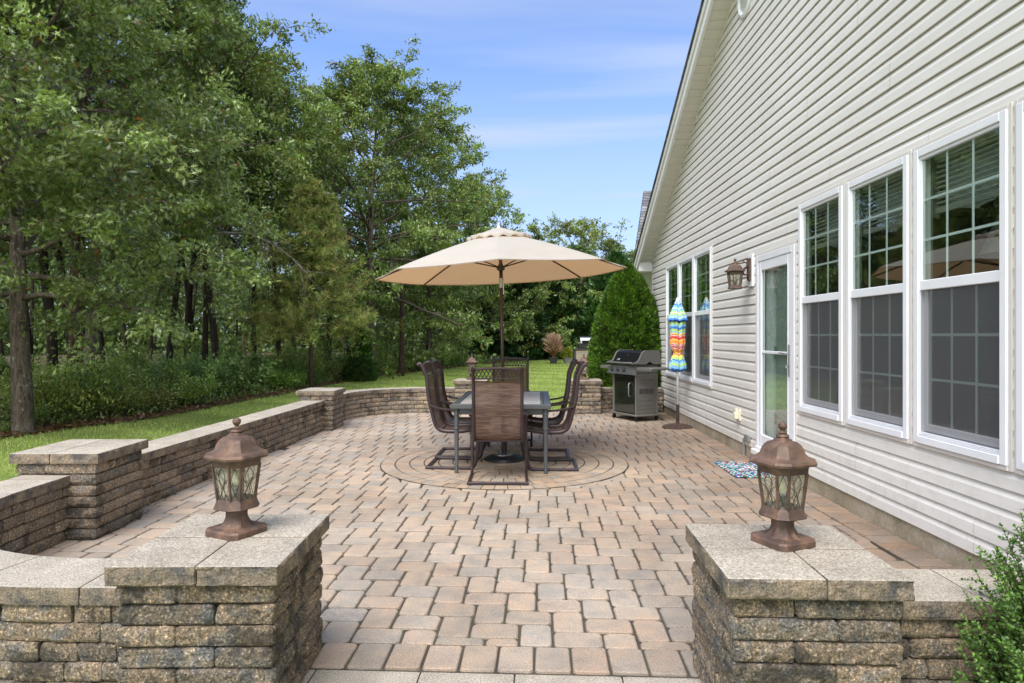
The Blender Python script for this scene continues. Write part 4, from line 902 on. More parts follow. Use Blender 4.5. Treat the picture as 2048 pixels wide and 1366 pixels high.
def oak(name, label, x, y, H, tr, hb, spread, seed, nlimb=16, leaf=.13, per=26, pal=OAK, lob=False, bark='oakbark', flare=1.7, lean=(0, 0), nsub=7, ntw=4, top=.62, rust=.03, low_droop=.25, group=None, cat='tree', sq=1.0, dead=0, leafw=.42, z0=0, gap=0.0):
    rg = np.random.default_rng(seed); t = thing(name, label, cat, (x, y, z0), 0, group); tb = MB(); cb = MB(); bb = MB()
    nT = 9; P = [np.zeros(3)]; d = unit(np.array([lean[0], lean[1], 1.0]))
    for i in range(nT): d = unit(d + rg.normal(0, .035, 3) * np.array([1, 1, 0])); P.append(P[-1] + d * H * .92 / nT)
    P = np.array(P); P[0][2] = -.1; rr = tr * np.linspace(1, .16, nT + 1); Pt = np.insert(P, 1, P[0] * .85 + P[1] * .15, 0); rt = np.insert(rr, 1, tr); rt[0] = tr * flare
    tb.add(*tube(bez(Pt, 3), np.interp(np.linspace(0, 1, 3 * len(Pt) - 2), np.linspace(0, 1, len(Pt)), rt), 12)); tips = []; dirs = []; cl = []
    for i in range(nlimb):
        f = (i + rg.uniform(0, .6)) / nlimb; h = hb + (H * .93 - hb) * f; az = i * 2.399 + rg.uniform(-.4, .4); pt, _ = interp_path(P, min(.999, h / (H * .92)))
        prof = (math.sin(PI * min(1, (f * .82 + .18)) ** .75) ** .6 * .9 + .12) if top > .5 else (1 - f * .85); L = spread * prof * rg.uniform(.75, 1.15)
        if gap and rg.uniform() < gap: continue
        el = R(5 + 55 * f) + rg.normal(0, .12); d0 = np.array([math.cos(az) * math.cos(el), math.sin(az) * math.cos(el) * sq, math.sin(el)])
        LB = branch(rg, pt, d0, L, 6, .12, low_droop * (1 - f) * .3); r0 = max(.012, tr * .38 * (1 - .6 * f)); bb.add(*tube(LB, np.linspace(r0, r0 * .2, 7), 6))
        for j in range(nsub):
            tt = .25 + .75 * (j + rg.uniform(0, 1)) / nsub; p1, dd = interp_path(LB, min(.999, tt)); sd_ = unit(dd * .6 + rg.normal(0, .6, 3) * np.array([1, 1, .55]) + np.array([0, 0, .10])); l1 = L * .38 * (1.15 - .6 * tt) * rg.uniform(.7, 1.3) + .25
            SB = branch(rg, p1, sd_, l1, 4, .2, .04); bb.add(*tube(SB, np.linspace(r0 * .28, r0 * .08 + .002, 5), 4, cap=False)); cj = rg.uniform(.62, 1.25)
            for k in range(ntw):
                p2, d2 = interp_path(SB, min(.999, .3 + .7 * (k + rg.uniform(0, 1)) / ntw)); td = unit(d2 * .5 + rg.normal(0, .6, 3) * np.array([1, 1, .45])); l2 = .16 + l1 * .20; n = max(3, int(per * rg.uniform(.6, 1.4)))
                u = rg.uniform(0, 1, (n, 1)); q = p2 + td * l2 * u + rg.normal(0, .075 + .05 * l2, (n, 3)) * np.array([1, 1, .5]); tips.append(q); dirs.append(unit(td * .6 + unit(rg.normal(0, 1, (n, 3))) * .9 + np.array([0, 0, -.15]))); cl.append(np.full(n, cj))
    Q = np.concatenate(tips); D = np.concatenate(dirs); c = np.concatenate(cl); n = len(Q); nr = unit(rg.normal(0, .55, (n, 3)) + np.array([0, 0, 1])); nr = unit(rg.normal(0, .95, (n, 3)) + np.array([0, 0, .8])) if lob else nr; col = leaf_cols(n, pal, rg, c)
    m_ = rg.uniform(0, 1, n) < rust; col[m_] = np.array([.22, .09, .03]) * rg.uniform(.6, 1.2, (m_.sum(), 1))
    sz = leaf * rg.uniform(.7, 1.25, n)
    if lob: lobed(cb, Q, D, nr, sz, col)
    else: kites(cb, Q, D, nr, sz, sz * leafw, col)
    for i in range(dead):                     # bare dead boughs under the crown
        az = rg.uniform(0, 2 * PI); p0, _ = interp_path(P, rg.uniform(hb * .6, hb * 1.2) / H); LB = branch(rg, p0, (math.cos(az), math.sin(az), .15), spread * .6, 6, .18, .03); bb.add(*tube(LB, np.linspace(.022, .005, 7), 5))
        for j in range(9): p1, dd = interp_path(LB, rg.uniform(.25, .99)); bb.add(*tube(branch(rg, p1, unit(dd + rg.normal(0, .7, 3)), rg.uniform(.2, .6), 4, .25), np.linspace(.008, .002, 5), 4))
    tk = tb.build('trunk', M[bark], t, True); bb.build('limbs', M[bark], t, True); cb.build('crown', M['leaf'], t); return t

def pine(name, label, x, y, H, tr, hb, spread, seed, tiers=14, per=9, pal=PINE, nl=.10, tuft=11, bark='pinebark', conic=True, group=None, thick=.006, dens=1.0):
    rg = np.random.default_rng(seed); t = thing(name, label, 'pine tree', (x, y, 0), 0, group); tb = MB(); bb = MB(); cb = MB()
    P = branch(rg, (0, 0, -.1), (0, 0, 1), H, 8, .02); tb.add(*tube(P, np.linspace(tr * 1.15, tr * .12, 9), 10)); TP = []; TD = []; TC = []
    for i in range(tiers):
        f = (i + rg.uniform(0, .5)) / tiers; h = hb + (H * .98 - hb) * f; pt, _ = interp_path(P, min(.999, h / H)); nb = 5 if f < .9 else 3
        for j in range(nb):
            az = rg.uniform(0, 2 * PI); L = spread * ((1 - f) ** .75 + .1 if conic else (math.sin(PI * (f * .85 + .12)) * .9 + .15)) * rg.uniform(.65, 1.15); LB = branch(rg, pt, (math.cos(az), math.sin(az), .05 + .55 * f), L, 5, .13, -.03); bb.add(*tube(LB, np.linspace(tr * .22, .004, 6), 5, cap=False))
            for k in range(max(2, int(per * dens))):
                p1, dd = interp_path(LB, min(.999, rg.uniform(.25, 1))); sd_ = unit(dd * .8 + rg.normal(0, .5, 3) + np.array([0, 0, .15])); l1 = rg.uniform(.15, .5) * (.4 + L * .35); nn = max(2, int(l1 / .07)); cj = rg.uniform(.7, 1.25)
                for q in range(nn): TP.append(p1 + sd_ * l1 * (q + 1) / nn + rg.normal(0, .02, 3)); TD.append(sd_); TC.append(cj)
    TP = np.array(TP); TD = np.array(TD); TC = np.array(TC); n = len(TP); A = np.repeat(TP, tuft, 0); D = unit(np.repeat(TD, tuft, 0) * .7 + unit(rg.normal(0, 1, (n * tuft, 3))) + np.array([0, 0, .15]))
    col = np.repeat(leaf_cols(n, pal, rg, TC), tuft, 0) * rg.uniform(.85, 1.15, (n * tuft, 1)); s = unit(np.cross(D, rg.normal(0, 1, D.shape))) * thick; L = nl * rg.uniform(.7, 1.2, (n * tuft, 1))
    V = np.stack([A - s, A + s, A + D * L], 1).reshape(-1, 3); cb.add(V, [np.arange(len(V)).reshape(-1, 3)], col); tb.build('trunk', M[bark], t, True); bb.build('limbs', M[bark], t, True); cb.build('crown', M['needle'], t); return t

def conifer_dense(name, label, x, y, H, Rm, seed, prof, n=16000, sz=.10, pal=((.05, .13, .015), (.07, .17, .02), (.035, .10, .014)), tipc=(1.5, 1.35, 1.1), cat='bush', rough=.12, core=True, droop=0, z0=0, group=None, wid=.3):
    rg = np.random.default_rng(seed); t = thing(name, label, cat, (x, y, z0), 0, group); h = rg.uniform(0, 1, n); a = rg.uniform(0, 2 * PI, n); r = np.interp(h, *zip(*prof)) * Rm
    kk = rg.uniform(0, 1, n) < np.clip(r / Rm + .15, 0, 1); h, a, r = h[kk], a[kk], r[kk]; n = len(h)
    B = np.stack([np.cos(a), np.sin(a), h * H / Rm * .8], 1); nz1 = vnoise(B, 5.5, seed); nz2 = vnoise(B, 13, seed + 3); rr = r * (1 + rough * (nz1 * .6 + nz2 * .5)) * rg.uniform(.86, 1.03, n)
    P = np.stack([rr * np.cos(a), rr * np.sin(a), h * H], 1); O = np.stack([np.cos(a), np.sin(a), np.zeros(n)], 1); mb = MB(); lum = np.clip(.85 + .75 * nz2 + .35 * nz1, .45, 1.6)
    base = leaf_cols(n, pal, rg, lum)
    for k in range(4):
        D = unit(O * .8 + np.array([0, 0, .75 - droop]) + rg.normal(0, .42, (n, 3))); L = sz * rg.uniform(.6, 1.25, n); tip = (k == 0)
        kites(mb, P + rg.normal(0, sz * .2, (n, 3)), D, unit(np.cross(D, rg.normal(0, 1, (n, 3)))), L, L * wid, base * (np.array(tipc) if tip else 1))
    mb.build('foliage', M['shrub'], t)
    if core: cm = MB(); cm.add(*lathe([(max(.01, np.interp(v, *zip(*prof)) * Rm * .84), v * H * .97) for v in np.linspace(0, 1, 14)], 20)); cm.build('inner_branches', M['darkbark'], t, True)
    return t

def shrub_mesh(seed, Rr, H, n, sz, pal, wid=.45, stem=True):
    rg = np.random.default_rng(seed); mb = MB(); sb = MB(); k = 16; P = []; D = []; C_ = []
    for i in range(k):
        az = rg.uniform(0, 2 * PI); el = rg.uniform(.5, 1.45); L = (H / max(.5, math.sin(el))) * rg.uniform(.6, 1.05); L = min(L, math.hypot(H, Rr) * 1.1)
        SB = branch(rg, (rg.normal(0, Rr * .15), rg.normal(0, Rr * .15), 0), (math.cos(az) * math.cos(el), math.sin(az) * math.cos(el), math.sin(el)), L, 5, .14, .04); sb.add(*tube(SB, np.linspace(.008, .003, 6), 4, cap=False)); c = rg.uniform(.7, 1.3)
        for j in range(7):
            p, d = interp_path(SB, min(.999, rg.uniform(.25, 1))); m_ = n // (k * 7) + 1; u = rg.uniform(0, 1, (m_, 1)); td = unit(d + rg.normal(0, .6, 3)); P.append(p + td * u * Rr * .45 + rg.normal(0, Rr * .09, (m_, 3))); D.append(unit(td * .5 + rg.normal(0, .6, (m_, 3)) + np.array([0, 0, .1]))); C_.append(np.full(m_, c))
    P = np.concatenate(P); D = np.concatenate(D); C_ = np.concatenate(C_); P[:, 2] = np.abs(P[:, 2]); nn = len(P); L = sz * rg.uniform(.6, 1.3, nn); kites(mb, P, D, unit(rg.normal(0, .5, (nn, 3)) + np.array([0, 0, 1])), L, L * wid, leaf_cols(nn, pal, rg, C_)); return mb, sb
def shrub(name, label, x, y, Rr, H, seed, n=2600, sz=.06, pal=OAK, wid=.45, group='woodland shrubs along the lawn edge', cat='shrub', z0=0, mat='shrub'):
    t = thing(name, label, cat, (x, y, z0), 0, group); a, b = shrub_mesh(seed, Rr, H, n, sz, pal, wid); a.build('foliage', M[mat], t); b.build('stems', M['darkbark'], t); return t

# ---- main trees, front row of the woods
oak('oak_tree', 'big oak at the far left with a lichen spotted grey trunk at the lawn edge', -7.20, 9.73, 8.4, .140, 1.95, 2.8, 111, nlimb=48, leaf=.105, per=62, lob=True, flare=1.55, nsub=10, ntw=4, rust=.02, low_droop=.2)
oak('oak_tree', 'oak with a smooth grey trunk close against a dark pine trunk', -8.75, 13.6, 11.2, .115, 3.3, 3.3, 12, nlimb=38, leaf=.135, per=46, lob=True, lean=(.02, -.01), nsub=10, rust=.02, low_droop=.1)
pine('pine_tree', 'tall pine with dark furrowed trunk beside the grey oak trunk, crown against the sky', -9.35, 14.2, 15.5, .15, 8.0, 3.4, 13, tiers=12, nl=.13, pal=[(.03, .055, .02), (.045, .07, .022)], conic=False)
oak('oak_tree', 'tall oak filling the top left of the woods behind the lichen spotted trunk', -11.5, 16.5, 13.5, .13, 4.4, 4.8, 14, nlimb=36, leaf=.15, per=38, lob=True, bark='darkbark')
oak('oak_tree', 'oak whose rust tinged crown reaches the sky at the top left', -7.9, 17.8, 12.2, .10, 4.6, 3.4, 15, nlimb=28, leaf=.125, per=34, pal=OAK + OAKY[:1], bark='darkbark', lean=(-.03, 0), rust=.04, gap=.12, dead=3)
oak('oak_tree', 'slender oak with a leaning black trunk behind the shrubs', -9.9, 19.0, 12.0, .10, 5.0, 3.3, 16, nlimb=26, leaf=.14, per=36, pal=OAKD + OAK, bark='darkbark', lean=(.06, 0))
oak('oak_tree', 'dark oak standing directly left of the small yellowish pine', -7.9, 22.2, 10.0, .09, 4.2, 3.0, 17, nlimb=26, leaf=.14, per=36, pal=OAKD + OAK, bark='darkbark')
pine('pine_tree', 'small yellowish pine with soft needles behind the left low wall', -5.35, 17.6, 5.6, .055, 1.35, 1.75, 18, tiers=19, per=16, nl=.15, thick=.009)
oak('oak_tree', 'tall spreading oak whose forked limbs show against the sky behind the umbrella', -4.95, 23.2, 10.2, .17, 2.8, 4.8, 19, nlimb=44, leaf=.128, per=54, bark='oakbark', rust=.02, gap=.05, nsub=8, dead=1)
oak('oak_tree', 'round crowned oak just right of the tall spreading oak', -3.7, 29.5, 10.6, .14, 1.8, 4.3, 20, nlimb=38, leaf=.16, per=38, bark='darkbark', rust=.015)
oak('oak_tree', 'mid green oak behind the umbrella canopy', -2.5, 34.5, 9.2, .14, 1.4, 3.8, 21, nlimb=36, leaf=.175, per=36, bark='darkbark')
oak('oak_tree', 'lower oak where the tree line dips right of the umbrella top', .9, 39.5, 7.0, .14, 1.2, 3.8, 22, nlimb=30, leaf=.19, per=36, bark='darkbark', pal=OAK)
oak('oak_tree', 'yellow green oak above the right half of the umbrella', 4.6, 47.0, 8.9, .16, 2.0, 5.2, 23, nlimb=22, leaf=.22, per=18, pal=OAKY + OAK[:2], bark='darkbark', gap=.1)
oak('oak_tree', 'distant yellow green oak next to the roof edge', 8.4, 50.0, 7.4, .16, 1.6, 4.8, 24, nlimb=20, leaf=.22, per=18, pal=OAKY + OAK, bark='darkbark')
oak('maple_sapling', 'light green sapling with yellowing leaves right of the small yellowish pine', -5.35, 21.2, 3.3, .025, .5, 1.35, 25, nlimb=14, leaf=.13, per=9, pal=[(.10, .19, .03), (.13, .21, .035), (.16, .20, .03)], leafw=.6, cat='young tree', nsub=5, ntw=3, top=0)
oak('oak_tree', 'low branched oak with light leaves hanging to the lawn behind the left chairs', -3.3, 26.8, 5.6, .08, .9, 2.5, 26, nlimb=20, leaf=.15, per=18, pal=OAK, top=0)
oak('oak_tree', 'dark oak standing left of the tall spreading oak trunk', -7.4, 26.5, 11.5, .12, 3.6, 3.6, 27, nlimb=18, leaf=.17, per=18, pal=OAKD + OAK, bark='darkbark')
conifer_dense('cedar_tree', 'dark green cedar at the end of the lawn behind the red brown grass', 2.3, 42.5, 7.2, 2.3, 31, [(0, .95), (.3, 1), (.6, .75), (.85, .4), (1, .04)], n=9000, sz=.32, pal=((.022, .06, .018), (.035, .085, .022)), rough=.5, cat='cedar', tipc=(1.2, 1.2, 1.1))
conifer_dense('cedar_tree', 'dark cedar at the end of the lawn close to the umbrella pole', -.3, 40.5, 6.0, 2.1, 32, [(0, .95), (.3, 1), (.6, .75), (.85, .4), (1, .04)], n=8000, sz=.32, pal=((.018, .05, .014), (.03, .075, .02)), rough=.5, cat='cedar', tipc=(1.2, 1.2, 1.1))
conifer_dense('willow_tree', 'drooping light green tree between the two dark cedars', 4.3, 43.5, 7.4, 2.3, 33, [(0, .9), (.3, 1), (.6, .85), (.85, .55), (1, .1)], n=9000, sz=.34, pal=((.08, .13, .035), (.06, .11, .03)), rough=.4, cat='tree', droop=1.3, wid=.18)
conifer_dense('cedar_tree', 'dark cedar behind the neighbouring counter and grill', 6.6, 42.0, 6.6, 2.4, 34, [(0, .95), (.3, 1), (.6, .75), (.85, .4), (1, .04)], n=8000, sz=.32, pal=((.03, .075, .02), (.045, .10, .025)), rough=.5, cat='cedar', tipc=(1.2, 1.2, 1.1))
conifer_dense('arborvitae', 'small narrow upright evergreen at the foot of the tall spreading oak', -5.0, 22.0, 1.75, .30, 35, [(0, .7), (.25, 1), (.6, .8), (.85, .45), (1, .05)], n=2600, sz=.10, cat='evergreen')
conifer_dense('round_evergreen', 'small dark mounded evergreen at the lawn edge beside the narrow one', -4.85, 21.0, .85, .55, 36, [(0, .9), (.3, 1), (.6, .85), (.85, .5), (1, .08)], n=3000, sz=.07, pal=((.03, .075, .014), (.04, .10, .018)), cat='evergreen')
# dead snags
def snag(label, x, y, H, r, seed, bark='palebark', lean=(0, 0)):
    rg = np.random.default_rng(seed); t = thing('dead_tree', label, 'dead tree', (x, y, 0)); mb = MB(); P = branch(rg, (0, 0, -.1), (lean[0], lean[1], 1), H, 8, .04); mb.add(*tube(P, r * np.array([1.3, 1, .95, .9, .8, .85, .7, .6, .35]), 9)); mb.build('trunk', M[bark], t, True)
    bb = MB()
    for j in range(5): p, d = interp_path(P, rg.uniform(.4, .95)); bb.add(*tube(branch(rg, p, unit(rg.normal(0, 1, 3)), rg.uniform(.15, .5), 4, .2), np.linspace(r * .25, .004, 5), 5))
    bb.build('stub', M[bark], t, True)
snag('pale broken dead trunk standing among the shrubs', -7.35, 18.3, 1.75, .045, 41)
snag('tall reddish brown dead trunk behind the left chairs', -3.95, 23.5, 3.6, .10, 42, 'pinebark')
# bare dead bough hanging in front of the dark woods
t = thing('dead_bough', 'pale bare twiggy bough hanging in the dark gap left of the small pine', 'dead branch', (-5.9, 15.0, 3.55)); mb = MB(); rg = np.random.default_rng(50); LB = branch(rg, (-1.6, 0, .15), (1, 0, .1), 3.0, 8, .12, .05); mb.add(*tube(LB, np.linspace(.03, .006, 9), 6))
for j in range(26):
    p, d = interp_path(LB, rg.uniform(.15, .99)); B2 = branch(rg, p, unit(d + rg.normal(0, .6, 3) + np.array([0, 0, -.2])), rg.uniform(.4, 1.2), 5, .2, .06); mb.add(*tube(B2, np.linspace(.010, .002, 6), 4, cap=False))
    for q in range(3): p3, d3 = interp_path(B2, rg.uniform(.2, .95)); mb.add(*tube(branch(rg, p3, unit(d3 + rg.normal(0, .6, 3)), rg.uniform(.1, .35), 3, .2), np.linspace(.004, .0015, 4), 3, cap=False))
mb.build('twigs', M['twig'], t)

# ---- woods behind: three shared tree forms
LBL = "woodland tree with a dark trunk among the woods behind the twin trunks"
B = [oak('woodland_tree', LBL, -14, 21, 12.5, .13, 5.4, 3.8, 61, nlimb=18, leaf=.20, per=13, pal=OAKD + OAK[:2], bark='darkbark', group='trees deeper in the woods', nsub=6),
     oak('woodland_tree', LBL, -12.5, 26, 11.5, .11, 5.0, 3.6, 62, nlimb=18, leaf=.21, per=13, pal=OAKD + OAK, bark='darkbark', group='trees deeper in the woods', nsub=6),
     oak('woodland_tree', LBL, -9.5, 30, 11.0, .10, 4.2, 3.4, 63, nlimb=18, leaf=.21, per=13, pal=OAKD, bark='darkbark', group='trees deeper in the woods', nsub=6)]
rg = np.random.default_rng(64); spots = []
for i in range(34):
    for _ in range(40):
        y = rg.uniform(15, 52); e_ = np.interp(y, EDGE[:, 1], EDGE[:, 0]); x = e_ - rg.uniform(4.0, 6.0 + y * .45)
        if all(math.hypot(x - a, y - b) > 2.5 for a, b in spots) and x / y > -1.05: spots.append((x, y)); break
def tzone(x, y):
    sx_ = 1024 + 1320 * x / y; row = 'nearer' if y < 24 else 'middle' if y < 34 else 'farthest'
    for lim, txt in ((60, 'left of the big left oak'), (200, 'behind the twin trunks'), (330, 'left of the leaning black trunk'), (470, 'right of the leaning black trunk'), (600, 'left of the small pine'), (760, 'behind the small pine and tall spreading oak'), (980, 'behind the open umbrella'), (9999, 'beyond the end of the lawn')):
        if sx_ < lim: return 'dark trunked woodland tree in the %s row, %s' % (row, txt)
for i, (x, y) in enumerate(spots): copy_tree(B[i % 3], (x, y, 0), rg.uniform(0, 6.28), tzone(x, y), scale=rg.uniform(.80, 1.0) * (1 if y < 34 else .68))
for (x, y) in [(-14, 12), (-13, 7), (-11, 3), (-17, 17), (-20, 9), (-2, 47), (2, 52), (12, 56), (17, 52)]: copy_tree(B[1], (x, y, 0), rg.uniform(0, 6.28), tzone(x, y), scale=rg.uniform(.9, 1.0) if y < 40 else .66)
# far wood as one mass that closes the view
rg = np.random.default_rng(70); n = 150000; y = rg.uniform(0, 1, n); ang = np.interp(y, [0, 1], [R(-62), R(22)]); dist = rg.uniform(58, 78, n); h = rg.uniform(0, 1, n) ** 1.1 * (8.0 + 2.0 * vnoise(np.stack([ang * 14, ang * 0, ang * 0], 1), 1, 4)); P = np.stack([np.sin(ang) * dist, np.cos(ang) * dist, h], 1)
mb = MB(); L = rg.uniform(.25, .6, n); kites(mb, P, unit(rg.normal(0, 1, (n, 3))), unit(rg.normal(0, 1, (n, 3))), L, L * .6, leaf_cols(n, OAKD + OAK[:1], rg)); tag(mb.build('far_wood', M['leaf']), 'distant wooded mass behind everything', 'woods', kind='stuff')
# ---- undergrowth
UB = lambda P_: [tuple(1.35 * v for v in c_) for c_ in P_]
SHK = [('leafy mid green shrub', UB(OAK), .075, .95, .45), ('light yellow green bushy shrub', OAKY + [(.17, .26, .05)], .06, .7, .45), ('low dark green huckleberry shrub', UB(OAKD), .055, .55, .5), ('feathery fern like plant', [(.16, .26, .05), (.20, .32, .07)], .12, .55, .16), ('bluish green broad leaved shrub', [(.12, .20, .06), (.17, .25, .08)], .10, .8, .55)]
SH = [shrub('shrub', k_[0] + ' close behind the big left oak trunk', -8.6 + .5 * i_, 12.6 + i_ * .7, .7, k_[3], 81 + i_, 3300, k_[2], k_[1], k_[4]) for i_, k_ in enumerate(SHK)]
def zone(x, y):
    sx_ = 1024 + 1320 * x / y
    for lim, txt in ((30, 'at the far left edge of the woods'), (130, 'just right of the big left oak trunk'), (205, 'around the twin trunks'), (300, 'right of the grey oak trunk'), (400, 'near the leaning black trunk'), (520, 'near the pale broken dead trunk'), (660, 'round the foot of the small yellowish pine'), (780, 'below the tall spreading oak'), (9999, 'behind the left chairs')):
        if sx_ < lim: return txt
rg = np.random.default_rng(84); pts = []
for i in range(112):
    t_ = rg.uniform(0, 1) ** .9; y = 9.6 + t_ * 22; e_ = np.interp(y, EDGE[:, 1], EDGE[:, 0]); off = .35 + rg.uniform(0, 1) ** 1.6 * 9; x = e_ - off
    if all(math.hypot(x - a, y - b) > .55 for a, b in pts) and math.hypot(x + 7.2, y - 9.73) > .8 and x / y > -1: pts.append((x, y)); o = copy_tree(SH[i % 5], (x, y, 0), rg.uniform(0, 6.28), SHK[i % 5][0] + (', front undergrowth ' if off < 1.6 else ', deep undergrowth ' if off > 4 else ', middle undergrowth ') + zone(x, y), scale=(rg.uniform(.6, 1.25), rg.uniform(.6, 1.25), rg.uniform(.55, 1.25)))
# nearer shrubs with their own look
shrub('shrub', 'yellow green arching shrub in front of the twin trunks', -7.55, 11.7, .75, .75, 91, 3200, .075, [(.11, .17, .03), (.13, .19, .035), (.08, .14, .025)], group='shrubs at the lawn edge')
shrub('shrub', 'reddish low shrub on the leaf litter right of the twin trunks', -6.75, 12.5, .45, .32, 92, 1600, .05, [(.13, .08, .03), (.10, .11, .03), (.15, .12, .04)], group='shrubs at the lawn edge')
shrub('shrub', 'tall bluish green seedling standing above the undergrowth', -7.0, 14.2, .3, 1.0, 93, 1500, .06, [(.06, .13, .05), (.08, .15, .06)], group='shrubs at the lawn edge')
shrub('shrub', 'light green shrub at the foot of the small yellowish pine', -6.25, 18.6, .7, .7, 94, 3000, .07, [(.10, .17, .03), (.08, .14, .03)], group='shrubs at the lawn edge')
shrub('shrub', 'low green weeds beside the big left oak trunk', -7.35, 10.35, .4, .3, 95, 1600, .05, OAK, group='shrubs at the lawn edge')
# ferny ground cover and dead leaves
rg = np.random.default_rng(96); mb = MB(); n = 60000; y = 8 + rg.uniform(0, 1, n) ** 1.2 * 38; e_ = np.interp(y, EDGE[:, 1], EDGE[:, 0]); x = e_ - .30 - rg.uniform(0, 1, n) ** 1.3 * 15; h = np.abs(rg.normal(0, .14, n)) + .02
h *= np.clip((e_ - x) * .9, .15, 1.6); kites(mb, np.stack([x, y, h], 1), unit(rg.normal(0, 1, (n, 3)) + np.array([0, 0, .3])), unit(rg.normal(0, .5, (n, 3)) + np.array([0, 0, 1])), rg.uniform(.05, .13, n), rg.uniform(.03, .06, n), leaf_cols(n, OAKD + OAK, rg)); tag(mb.build('ground_cover', M['shrub']), 'low leafy ground cover under the trees', 'ground cover', kind='stuff')
mb = MB(); n = 9000; i = rg.integers(0, len(EDGE) - 40, n); x = EDGE[i, 0] - rg.uniform(-.12, .9, n); y = EDGE[i, 1] + rg.uniform(-.4, .4, n); kites(mb, np.stack([x, y, rg.uniform(.0, .03, n)], 1), unit(rg.normal(0, 1, (n, 3)) * (1, 1, .2)), unit(rg.normal(0, .3, (n, 3)) + np.array([0, 0, 1])), .09, .045, leaf_cols(n, [(.16, .085, .045), (.22, .13, .07), (.10, .06, .035)], rg)); tag(mb.build('fallen_leaves', M['leaf']), 'brown fallen leaves along the edge of the lawn', 'leaves', kind='stuff')
# grass blades
rg = np.random.default_rng(97); n = 230000; y = 3.7 + rg.uniform(0, 1, n) ** 1.7 * 34; x = np.where(rg.uniform(0, 1, n) < .75, 0, 0) + rg.uniform(-9.5, 3.2, n) * (1 + 0 * y); e_ = np.interp(y, EDGE[:, 1], EDGE[:, 0])
ok = (x > e_ + rg.normal(0, .05, n)) & ~((x > -3.42) & (y < 12.72) & ~((x < -2.6) & (y > 12.2))) & ~((x > 2.9) & (y < 26)) & (np.hypot(x - 1.2 * 0 - 2.25, y - 12.95) > .3); x, y = x[ok], y[ok]; n = len(x); z = gz(x, y)
h = rg.uniform(.025, .055, n) * (1 + .01 * y); a = rg.uniform(0, 2 * PI, n); w = .0035 * (1 + y * .07); D = np.stack([rg.normal(0, .35, n), rg.normal(0, .35, n), np.ones(n)], 1); P = np.stack([x, y, z - .004], 1); s = np.stack([np.cos(a), np.sin(a), 0 * a], 1) * w[:, None]
V = np.stack([P - s, P + s, P + D * h[:, None]], 1).reshape(-1, 3); band = 1 + .13 * np.sign(np.sin((x * math.cos(R(-62)) - y * math.sin(R(-62)) * -1) * .0 + (x * .45 + y * .9) * 3.0)); col = leaf_cols(n, [(.26, .34, .08), (.31, .39, .10), (.22, .30, .07), (.36, .39, .15)], rg) * band[:, None]
mb = MB(); mb.add(V, [np.arange(3 * n).reshape(-1, 3)], col); tag(mb.build('grass', M['grass']), 'short mown grass blades of the lawn', 'grass', kind='stuff')

# ---- garden shrubs
conifer_dense('arborvitae', 'large conical bright green arborvitae at the corner of the house behind the grill', 2.27, 12.98, 2.80, .74, 101, [(0, .88), (.15, .97), (.35, 1.0), (.55, .88), (.75, .64), (.9, .38), (1, .06)], n=24000, sz=.065, pal=((.065, .135, .012), (.05, .11, .012), (.085, .17, .018)), tipc=(1.5, 1.35, 1.0), cat='evergreen bush', rough=.08, wid=.28)

